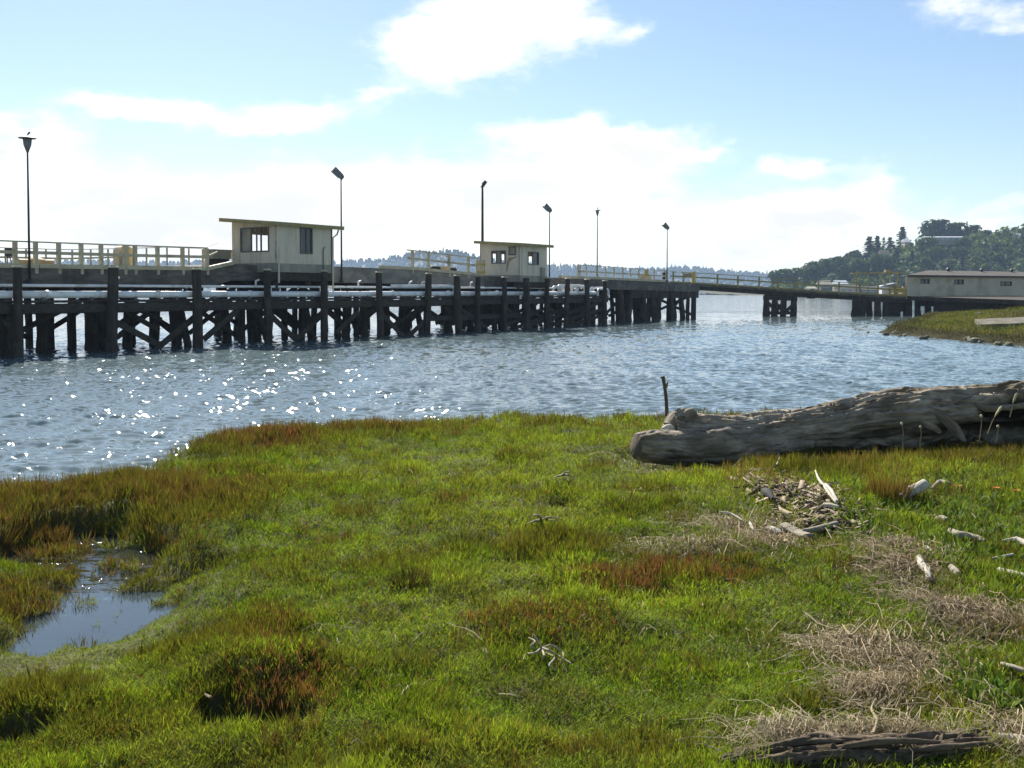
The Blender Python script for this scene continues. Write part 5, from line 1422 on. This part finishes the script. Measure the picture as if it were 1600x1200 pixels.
def cav(g1, g2, Lx):
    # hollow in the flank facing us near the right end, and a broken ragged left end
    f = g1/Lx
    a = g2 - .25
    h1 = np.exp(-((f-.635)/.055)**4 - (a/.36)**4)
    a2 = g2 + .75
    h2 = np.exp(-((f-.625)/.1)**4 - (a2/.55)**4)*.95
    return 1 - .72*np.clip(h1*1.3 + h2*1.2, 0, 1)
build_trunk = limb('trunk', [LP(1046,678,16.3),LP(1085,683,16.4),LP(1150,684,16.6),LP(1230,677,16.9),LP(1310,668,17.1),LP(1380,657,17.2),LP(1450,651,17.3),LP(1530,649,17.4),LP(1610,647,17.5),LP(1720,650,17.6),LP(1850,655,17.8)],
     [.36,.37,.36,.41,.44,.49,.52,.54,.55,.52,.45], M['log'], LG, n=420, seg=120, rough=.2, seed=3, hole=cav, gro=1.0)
limb('broken_limb', [LP(994,698,15.6),LP(1020,699,15.7),LP(1060,700,15.95),LP(1110,698,16.2),LP(1180,692,16.5),LP(1260,684,16.8)], [.2,.27,.28,.29,.3,.25], M['log'], LG, n=160, seg=70, rough=.16, seed=9, gro=.9)
limb('splinter', [LP(1050,668,16.25),LP(1060,650,16.3),LP(1069,639,16.35)], [.16,.12,.04], M['log'], LG, n=26, seg=14, rough=.25, seed=12)
limb('splinter', [LP(1066,660,16.3),LP(1078,646,16.3),LP(1088,650,16.35)], [.14,.1,.03], M['log'], LG, n=26, seg=14, rough=.25, seed=15)
limb('splinter', [LP(1036,672,16.0),LP(1046,668,16.05),LP(1058,680,16.1)], [.05,.06,.03], M['bleached'], LG, n=16, seg=10, rough=.2, seed=17)
limb('root', [LP(1448,638,16.85),LP(1470,650,16.78),LP(1492,671,16.68),LP(1508,690,16.6)], [.05,.085,.085,.02], M['log'], LG, n=44, seg=16, rough=.2, seed=21)
limb('root', [LP(1404,652,16.95),LP(1430,656,16.86),LP(1452,664,16.82),LP(1470,676,16.8)], [.04,.08,.075,.03], M['log'], LG, n=36, seg=14, rough=.2, seed=23)
limb('rim_ridge', [LP(1522,632,17.0),LP(1540,638,16.95),LP(1570,637,16.92),LP(1625,630,16.95)], [.03,.06,.055,.05], M['log'], LG, n=50, seg=12, rough=.2, seed=25)
for i, (a, b) in enumerate([((1408,612),(1421,605)),((1560,603),(1594,596)),((1252,644),(1275,636))]):
    p, q = LP(*a, 17.2), LP(*b, 17.2); limb('bark_strip', [p, (Vector(p)+Vector(q))/2+Vector((0,0,.02)), q], [.03,.04,.01], M['fibre'], LG, n=12, seg=7, rough=.2, seed=30+i)
# upright stick behind its broken end
k = thing('upright_stick', 'thin dark forked stick standing upright beside the big log', 'stick', LP(1041,668,16.7))
limb('stem', [LP(1042,690,16.7),LP(1042,650,16.7),LP(1040.5,620,16.7),LP(1036,588,16.7)], [.035,.032,.028,.03], M['fibre'], k, n=30, seg=8, seed=41)
limb('twig', [LP(1040,606,16.7),LP(1042,602,16.7),LP(1043,597,16.7)], [.02,.02,.012], M['fibre'], k, n=8, seg=6, seed=42)
limb('twig', [LP(1036.5,591,16.7),LP(1034,590,16.7),LP(1032,589.5,16.7)], [.018,.018,.012], M['fibre'], k, n=8, seg=6, seed=43)
# log at the viewer's feet
FL = thing('front_log', 'dark splintered driftwood log strewn with straw at the bottom of the view', 'log', PZ(1340, 1190, .42))
z0 = float(ground(np.array([1.9]), np.array([5.55]))[0])
def FP_(px, py, Y): return PY(px, py, Y)
limb('log_body', [FP_(1125,1204,5.42),FP_(1200,1198,5.45),FP_(1290,1194,5.5),FP_(1380,1194,5.55),FP_(1470,1190,5.6),FP_(1535,1182,5.66),FP_(1562,1176,5.7)], [.07,.13,.165,.17,.165,.145,.07], M['fibre'], FL, n=280, seg=96, rough=.22, seed=51, gro=1.7)
for i, (a, m_, b, r_0) in enumerate([((1180,1180),(1260,1160),(1330,1158),.02),((1290,1172),(1380,1158),(1470,1160),.022),((1400,1175),(1470,1168),(1548,1160),.02),((1150,1190),(1200,1172),(1262,1166),.016)]):
    limb('splinter', [FP_(*a,5.45),FP_(*m_,5.47),FP_(*b,5.52)], [r_0*.5,r_0,r_0*.4], M['fibre'], FL, n=30, seg=9, rough=.25, seed=55+i)
limb_ = limb('grey_branch', [G(1545,1150,.05),G(1580,1158,.05),G(1650,1172,.05)], [.02,.04,.05], M['greywood'], None, n=30, seg=12, rough=.2, seed=61)
tag(limb_, 'grey branch end at the right of the front log', 'branch')
# small driftwood pieces, each by itself
def stick(name, label, pts, rad, m, seed, n=22, seg=9, rough=.14, cat='stick', lift=.05, flat=1.0):
    o = limb(name, [G(px, py, lift) for px, py in pts], rad, m, None, n, seg, rough, seed, flat=flat)
    return tag(o, label, cat)
stick('bleached_stick', 'white S-curved stick at the edge of the straw', [(1436,871),(1440,882),(1449,893),(1452,905)], [.028,.032,.03,.022], M['bleached'], 102, lift=.09)
stick('bleached_stick', 'tiny white peg just above the S-curved stick', [(1447,854),(1455,863)], [.018,.02], M['bleached'], 103, lift=.09)
stick('bleached_stick', 'pale stick pointing left at the right edge above the thin one', [(1567,845),(1580,843),(1586,842)], [.012,.02,.02], M['bleached'], 104, lift=.09)
stick('bleached_stick', 'thick white stick cut by the right edge', [(1587,842),(1600,848),(1640,862)], [.028,.035,.035], M['bleached'], 105, lift=.1)
stick('bleached_stick', 'thin straight whitish stick at the right edge', [(1552,872),(1570,869),(1583,866)], [.01,.013,.01], M['bleached'], 106, lift=.1)
stick('bleached_stick', 'mottled white stick low at the right edge', [(1561,891),(1580,896),(1603,902)], [.025,.032,.03], M['bleached'], 107, lift=.09)
stick('grey_stick', 'bent dark stick arched over the grass beside the white chunk', [(1456,764),(1468,753),(1480,755),(1488,757)], [.02,.03,.03,.012], M['greywood'], 108, lift=.1)
stick('grey_stick', 'forked grey driftwood flake in the grass on the right', [(1485,829),(1497,836),(1512,838),(1538,843)], [.03,.05,.045,.02], M['greywood'], 109, lift=.07)
stick('grey_stick', 'second grey flake just right of the forked one', [(1512,838),(1525,843),(1540,846)], [.03,.045,.02], M['greywood'], 110, lift=.06)
stick('grey_stick', 'small grey stump end in the grass below the flakes', [(1487,886),(1493,893),(1498,898)], [.03,.035,.03], M['greywood'], 111, lift=.06)
stick('grey_stick', 'flat pale grey chip in the grass above the flakes', [(1464,810),(1472,811),(1480,813)], [.03,.045,.03], M['greywood'], 112, lift=.06)
stick('bleached_branch', 'long white crooked branch down the right side of the chip pile', [(1274,735),(1279,748),(1288,760),(1299,775),(1308,786)], [.009,.017,.02,.02,.016], M['bleached'], 113, n=34, lift=.13)
stick('bleached_branch', 'second white branch beside the crooked one', [(1290,757),(1299,767),(1308,784)], [.018,.024,.02], M['bleached'], 114, lift=.15)
stick('bleached_stick', 'white bent stick at the foot of the white branches', [(1287,789),(1298,790),(1311,793)], [.025,.03,.025], M['bleached'], 115, lift=.1)
stick('weathered_plank', 'short grey grooved plank at the front of the chip pile', [(1226,820),(1246,832),(1264,838)], [.07,.085,.07], M['greywood'], 116, flat=.4, lift=.1, cat='plank')
stick('grey_stick', 'long grey branch at the foot of the bark mound', [(1256,829),(1280,826),(1308,818)], [.02,.035,.03], M['greywood'], 117, lift=.1)
stick('bark_slab', 'broad brown slab of bark on the chip pile', [(1240,822),(1270,812),(1302,812)], [.07,.14,.07], M['barkwood'], 118, n=60, seg=24, flat=.45, rough=.3, lift=.03, cat='bark')
stick('black_scrap', 'curved black scrap standing on the left of the chip pile', [(1196,768),(1201,772),(1208,780)], [.05,.06,.02], M['black'], 119, lift=.13, cat='scrap', rough=.05)
stick('white_chip', 'flat whitish wood chip left of the grooved plank', [(1203,824),(1211,829),(1217,833)], [.05,.075,.04], M['bleached'], 120, flat=.35, lift=.09, cat='wood chip')
stick('yellow_chip', 'yellowish wood chip in front of the white chip', [(1222,838),(1227,843),(1230,846)], [.035,.05,.02], M['tan'], 121, flat=.5, lift=.07, cat='wood chip')
stick('bleached_stick', 'pale thin stick in the straw left of the chip pile', [(1171,815),(1174,822),(1177,829)], [.012,.018,.012], M['bleached'], 122, lift=.1)
stick('bleached_stick', 'thin grey stick slanting over the grass left of the pile', [(1127,800),(1143,803),(1160,813)], [.008,.012,.008], M['bleached'], 123, lift=.16)
stick('straw_stalk', 'forked pale stalk standing out of the grass on the right', [(1316,975),(1322,984),(1330,992),(1345,978),(1360,964)], [.004,.006,.007,.006,.003], M['straw_stem'], 124, n=26, seg=6, lift=.14, cat='stalk')
stick('straw_stalk', 'looped pale stalk lying beside the forked one', [(1382,1002),(1392,985),(1410,970),(1424,982),(1418,998),(1400,1003)], [.004,.005,.006,.005,.004,.003], M['straw_stem'], 125, n=40, seg=6, lift=.12, cat='stalk')
stick('grey_stick', 'grey stick leaving the right edge in the grass', [(1565,1037),(1585,1043),(1625,1056)], [.012,.018,.02], M['greywood'], 126, lift=.1)
stick('straw_stalk', 'crooked pale stem rising above the front log', [(1365,1145),(1370,1125),(1362,1108),(1368,1092)], [.007,.008,.007,.004], M['straw_stem'], 127, n=26, seg=7, lift=.12, cat='stalk')
stick('straw_stalk', 'pale stalk in front of the big log', [(1213,726),(1218,716),(1216,708)], [.008,.012,.008], M['bleached'], 128, lift=.2, cat='stalk')
c0 = G(1409,777,.08)
ch = limb('bleached_stick', [c0, PY(1426,767,c0.y+.06), PY(1446,756,c0.y+.12)], [.06,.085,.075], M['bleached'], None, 40, 14, .16, 161, flat=.8)
tag(ch, 'short thick white driftwood chunk lying in the grass right of the chip pile', 'stick')
def tangle(name, label, arms, m, seed, r0):
    t = thing(name, label, 'root', G(*arms[0][0], .1))
    for i, a in enumerate(arms): limb('root_arm', [G(px, py, dz) for px, py, dz in a[1]], [r0*1.2, r0, r0*.5][:len(a[1])] if len(a[1]) == 3 else [r0*1.2, r0*1.1, r0*.9, r0*.4], m, t, n=20, seg=7, rough=.25, seed=seed+i)
    return t
tangle('bleached_root', 'twisted white root tangle on the red plants in the middle', [((848,1018),[(852,1020,.05),(866,1028,.09),(858,1040,.08),(870,1048,.05)]),((848,1018),[(842,1016,.07),(830,1010,.12),(836,1002,.15),(826,996,.12)]),((848,1018),[(846,1012,0.09),(836,1020,0.11),(822,1022,0.05),(818,1030,.08)]),((848,1018),[(846,1012,0.09),(858,1016,0.13),(872,1024,0.07),(892,1036,.1)]),((848,1018),[(846,1014,0.09),(850,1024,0.13),(846,1034,0.05)]),((848,1018),[(846,1012,0.09),(840,1000,0.17),(832,990,0.21)]),((848,1018),[(850,1012,0.11),(862,1008,0.15),(878,1018,0.09),(880,1026,.1)])], M['greywood'], 140, .007)
tangle('dry_twig', 'grey dead twig spread on the grass left of centre', [((850,812),[(848,812,0.09),(836,814,0.13),(824,818,0.07)]),((850,812),[(846,812,0.09),(862,808,0.17),(886,814,0.09)]),((850,812),[(846,812,0.09),(842,806,0.23),(834,804,0.25)]),((850,812),[(848,812,0.11),(870,814,0.13),(884,818,0.05)])], M['greywood'], 150, .013)
tangle('dry_twig', 'small pale twig near the left end of the big log', [((880,742),[(880,742,0.09),(872,744,0.13),(866,746,0.07)]),((880,742),[(880,742,0.09),(888,742,0.15),(895,746,0.07)]),((880,742),[(879,742,0.09),(884,738,0.19),(890,738,0.17)])], M['greywood'], 160, .014)
tangle('dry_twig', 'brown twigs stuck in the dark overhanging hummock', [((330,1085),[(318,1088,.04),(350,1078,.1),(388,1066,.1)]),((330,1085),[(330,1090,.03),(318,1084,.1),(308,1080,0.07)])], M['barkwood'], 170, .008)

# ------------------------------------------------------------------ wrack: dry straw and wood chips
def straw(name, label, spots, n, seed, cols=((.26,.2,.11),(.44,.36,.23)), long=1.0):
    rg = np.random.default_rng(seed); K = 5; xs_, ys_ = [], []
    for s in spots:
        k = int(n/len(spots)); a = rg.uniform(0, 2*np.pi, k); q = np.sqrt(rg.random(k))*(1 + .45*rg.normal(0,1,k)); xs_.append(s[0]+s[2]*q*np.cos(a)); ys_.append(s[1]+s[3]*q*np.sin(a))
    x0, y0 = np.concatenate(xs_), np.concatenate(ys_); n = len(x0)
    L = rg.gamma(2.2, .07, n)*long*(np.clip(y0,5,20)/7)**.3; az = rg.uniform(0, 2*np.pi, n); cur = rg.normal(0, .55, n)*np.where(rg.random(n) < .15, 3, 1)
    h0 = rg.uniform(.01, .1, n); tilt = rg.normal(0, .22, n); w_ = rg.uniform(.0008, .0036, n)*(np.clip(y0,5,20)/6)**.75
    V = np.empty((n, K, 2, 3))
    x, y = x0.copy(), y0.copy()
    for k in range(K):
        zz_ = ground(x, y) + h0 + np.sin(k/(K-1)*np.pi)*.05*rg.random(n) + tilt*L*k/K*.5
        zz_ = np.maximum(zz_, ground(x, y)+.01)
        sx_, sy_ = -np.sin(az), np.cos(az); ww = w_*(1 - .5*k/K)
        V[:,k,0] = np.stack([x-sx_*ww, y-sy_*ww, zz_+ww*.5], 1); V[:,k,1] = np.stack([x+sx_*ww, y+sy_*ww, zz_-ww*.5], 1)
        x = x + np.cos(az)*L/K; y = y + np.sin(az)*L/K; az = az + cur/K
    b = np.arange(n)[:,None]*K*2 + np.arange(K-1)[None,:]*2
    Fq = np.stack([b, b+1, b+3, b+2], 2).reshape(-1,4)
    C = lerp3(*cols, rg.random(n))*rg.uniform(.55,1.2,(n,1)); C = np.concatenate([np.repeat(C, K*2, 0), np.ones((n*K*2,1))], 1)
    o = np_mesh(name, V.reshape(-1,3), Fq, M['straw'], C)
    return tag(o, label, 'straw', kind='stuff')
M['straw'] = leaf_mat('dry_straw', .2, (1.1,1.05,.9), rough=.7)
straw('straw_wrack', 'pale mat of dry straw in the grass above the front log', [S_STRAW[1], S_STRAW[8], spot(1330,1035,60,30), spot(1430,1050,70,40)], 4600, 1)
straw('straw_wrack', 'dry straw mat beside the S-curved white stick', [S_STRAW[2], spot(1420,880,50,25)], 2100, 2, ((.22,.16,.09),(.38,.3,.19)))
straw('straw_wrack', 'dry straw mat at the right edge', [S_STRAW[3], spot(1500,975,70,30)], 2600, 3, ((.2,.15,.085),(.38,.3,.19)))
straw('straw_wrack', 'fine straw spread left of the chip pile', [S_STRAW[4], S_STRAW[5], spot(1190,850,60,16)], 2600, 4, ((.24,.18,.1),(.42,.35,.22)))
straw('straw_wrack', 'thin straw below the left end of the big log', [S_STRAW[6], spot(1060,740,60,10)], 700, 5, ((.24,.18,.1),(.42,.35,.22)))
straw('straw_wrack', 'straw strands draped over the front log', [spot(1230,1178,90,18), spot(1330,1165,110,12), spot(1420,1170,120,12), S_STRAW[7]], 2300, 6, ((.26,.2,.12),(.44,.37,.24)), 1.2)
straw('dead_stems', 'scattered dead pale stems all over the marsh grass', [spot(700,760,420,70), spot(640,980,420,120), spot(1000,780,300,90), spot(1050,1010,260,110), spot(1480,820,130,80)], 420, 7, ((.3,.24,.14),(.5,.42,.28)), .9)
# wood chips
rg = np.random.default_rng(21); s = spot(1245,790,58,38); n = 2700
a = rg.uniform(0, 2*np.pi, n); q = np.sqrt(rg.random(n))*(1+.3*rg.normal(0,1,n)); x = s[0]+s[2]*q*np.cos(a); y = s[1]+s[3]*q*np.sin(a)
z = ground(x, y) + rg.uniform(.01,.09,n); Lc = rg.gamma(2.0,.021,n)+.015; Wc = Lc*rg.uniform(.1,.32,n); Tc = rg.uniform(.003,.01,n)
az = rg.uniform(0, 2*np.pi, n); ti = rg.normal(0,.3,n); ro = rg.normal(0,.3,n)
e1 = np.stack([np.cos(az)*np.cos(ti), np.sin(az)*np.cos(ti), np.sin(ti)], 1); e2 = np.stack([-np.sin(az)*np.cos(ro), np.cos(az)*np.cos(ro), np.sin(ro)], 1); e3 = np.cross(e1, e2)
cor = np.array([(-1,-.6,-1),(1,-1,-1),(.8,1,-1),(-1,.8,-1),(-1,-.6,1),(1,-1,1),(.8,1,1),(-1,.8,1)], float)
V = np.stack([x,y,z],1)[:,None,:] + cor[None,:,0:1]*(e1*Lc[:,None])[:,None,:] + cor[None,:,1:2]*(e2*Wc[:,None])[:,None,:] + cor[None,:,2:3]*(e3*Tc[:,None])[:,None,:]
fb = np.array([(0,3,2,1),(4,5,6,7),(0,1,5,4),(1,2,6,5),(2,3,7,6),(3,0,4,7)])
C = lerp3((.12,.08,.05),(.4,.31,.2), rg.random(n)**1.7)*rg.uniform(.6,1.2,(n,1)); C = np.concatenate([np.repeat(C,8,0), np.ones((n*8,1))],1)
m, nt, out = _nt('wood_chip'); vc = N(nt,'ShaderNodeVertexColor'); vc.layer_name = 'plant_color'; b = nt.nodes.new('ShaderNodeBsdfPrincipled'); b.inputs['Roughness'].default_value = .85
nt.links.new(vc.outputs['Color'], b.inputs['Base Color']); nt.links.new(b.outputs['BSDF'], out.inputs['Surface'])
o = np_mesh('wood_chips', V.reshape(-1,3), (np.arange(n)[:,None,None]*8 + fb[None]).reshape(-1,4), m, C)
tag(o, 'brown and pale wood chips heaped in the grass behind the straw', 'wood chips', kind='stuff')

# ------------------------------------------------------------------ single plants that stand out
def lone_plant(name, label, px, py, n, h, spread, w, colr, seed, rad=.1, tip=(1.2,1.0,.9)):
    p = G(px, py, 0); r = random.Random(seed); vs_ = []
    for k in range(n):
        a = r.uniform(0, 6.28); q = rad*math.sqrt(r.random()); L = h*r.uniform(.6,1.1); ti = spread*q/rad*r.uniform(.6,1.3)
        base = Vector((p.x+q*math.cos(a), p.y+q*math.sin(a), p.z-.02)); d = Vector((math.cos(a)*math.sin(ti), math.sin(a)*math.sin(ti), math.cos(ti)))
        sd = Vector((math.cos(a*5+k), math.sin(a*5+k), 0))*w/2
        vs_ += [base, base+d*L*.55+sd, base+d*L-Vector((0,0,.1*L*math.sin(ti))), base+d*L*.55-sd]
    V = np.array([tuple(v) for v in vs_]); C = np.array(colr)[None,:]*np.random.default_rng(seed).uniform(.6,1.3,(n,1)); C = np.repeat(C,4,0); C[2::4] *= np.array(tip)
    C = np.concatenate([np.clip(C,0,1), np.ones((len(C),1))],1)
    o = np_mesh(name, V-np.array(p), np.arange(len(V)).reshape(-1,4), M['leaf'], C, loc=p)
    return tag(o, label, 'plant')
lone_plant('rush_tuft', 'small round dark tuft standing alone in the bright grass', 640, 918, 420, .2, .7, .006, (.045,.045,.02), 1, .13)
lone_plant('rush_tuft', 'brown upright grass tuft left of the white driftwood chunk', 1388, 785, 420, .4, .35, .007, (.13,.1,.035), 2, .2)
lone_plant('rush_tuft', 'dark tuft on the far lawn left of the big log', 800, 722, 300, .22, .6, .009, (.05,.055,.02), 3, .22)
lone_plant('rush_tuft', 'dark green mound of plants near the middle of the lawn', 730, 858, 380, .2, .7, .007, (.06,.075,.02), 4, .25)
lone_plant('rush_tuft', 'reddish bush on the shoreline in the middle', 815, 657, 420, .4, .7, .012, (.14,.085,.04), 5, .5)
lone_plant('leafy_herb', 'fresh green herb with broad leaves above the right end of the front log', 1535, 1085, 46, .17, .9, .028, (.13,.26,.04), 6, .08, (1.1,1.1,1))
def seed_stem(label, px, py, top, Y, seed, fluffy):
    p = PY(px, py, Y); q = PY(top[0], top[1], Y-.1); t = thing('seed_stalk', label, 'stalk', p)
    build('stem', MB().tube([p-Vector((0,0,.1)), p.lerp(q,.5)+Vector((.02,0,.02)), q], [.009,.008,.006], 6), M['straw_stem'], t)
    d = (q-p).normalized()
    build('seed_head', MB().tube([q-d*.02, q+d*.05, q+d*.16, q+d*.2] if fluffy else [q-d*.02, q, q+d*.02, q+d*.04], [.006,.015,.018,.005] if fluffy else [.006,.02,.02,.006], 8, .15, seed), M['seed_head'], t, smooth=True)
M['seed_head'] = mat('fluffy_seed_head', (.62,.55,.36), (.5,.43,.27), 40)
seed_stem('slanting stalk with a long fluffy pale seed head before the log hollow', 1543, 668, (1555,650), 16.2, 1, True)
seed_stem('short fluffy seed head against the dark log hollow at right', 1578, 642, (1583,629), 16.3, 2, True)
seed_stem('upright stalk with round head left of the slanting seed head', 1530, 680, (1533,651), 16.2, 3, False)
seed_stem('low stalk with round head right of the slanting seed head', 1556, 682, (1559,667), 16.2, 4, False)
seed_stem('yellow stalk against the shaded foot of the log', 1437, 690, (1438,668), 16.3, 5, False)
seed_stem('thin stalk left of the yellow one at the log foot', 1410, 690, (1409,663), 16.3, 6, False)
for i, (px, py) in enumerate([(1496,761),(1556,764),(1588,768)]):
    p = G(px, py, .12); r = random.Random(i)
    t = thing('orange_flower', ['leftmost of three tiny orange flowers in the grass below the big log','middle one of three tiny orange flowers below the big log','rightmost of three tiny orange flowers below the big log'][i], 'flower', p, 'orange flowers in the grass')
    build('stem', MB().tube([p-Vector((0,0,.14)), p], [.006,.005], 5), M['straw_stem'], t)
    mb = MB()
    for k in range(7):
        a = 6.28*k/7; d = Vector((math.cos(a), math.sin(a), .5)); sd = Vector((-math.sin(a), math.cos(a), 0))
        mb.add([p, p+d*.03+sd*.014, p+d*.055, p+d*.03-sd*.014], [(0,1,2,3)])
    if 'petal' not in M: M['petal'] = mat('orange_petal', (.6,.2,.03), (.5,.15,.02), 30)
    build('petals', mb, M['petal'], t)
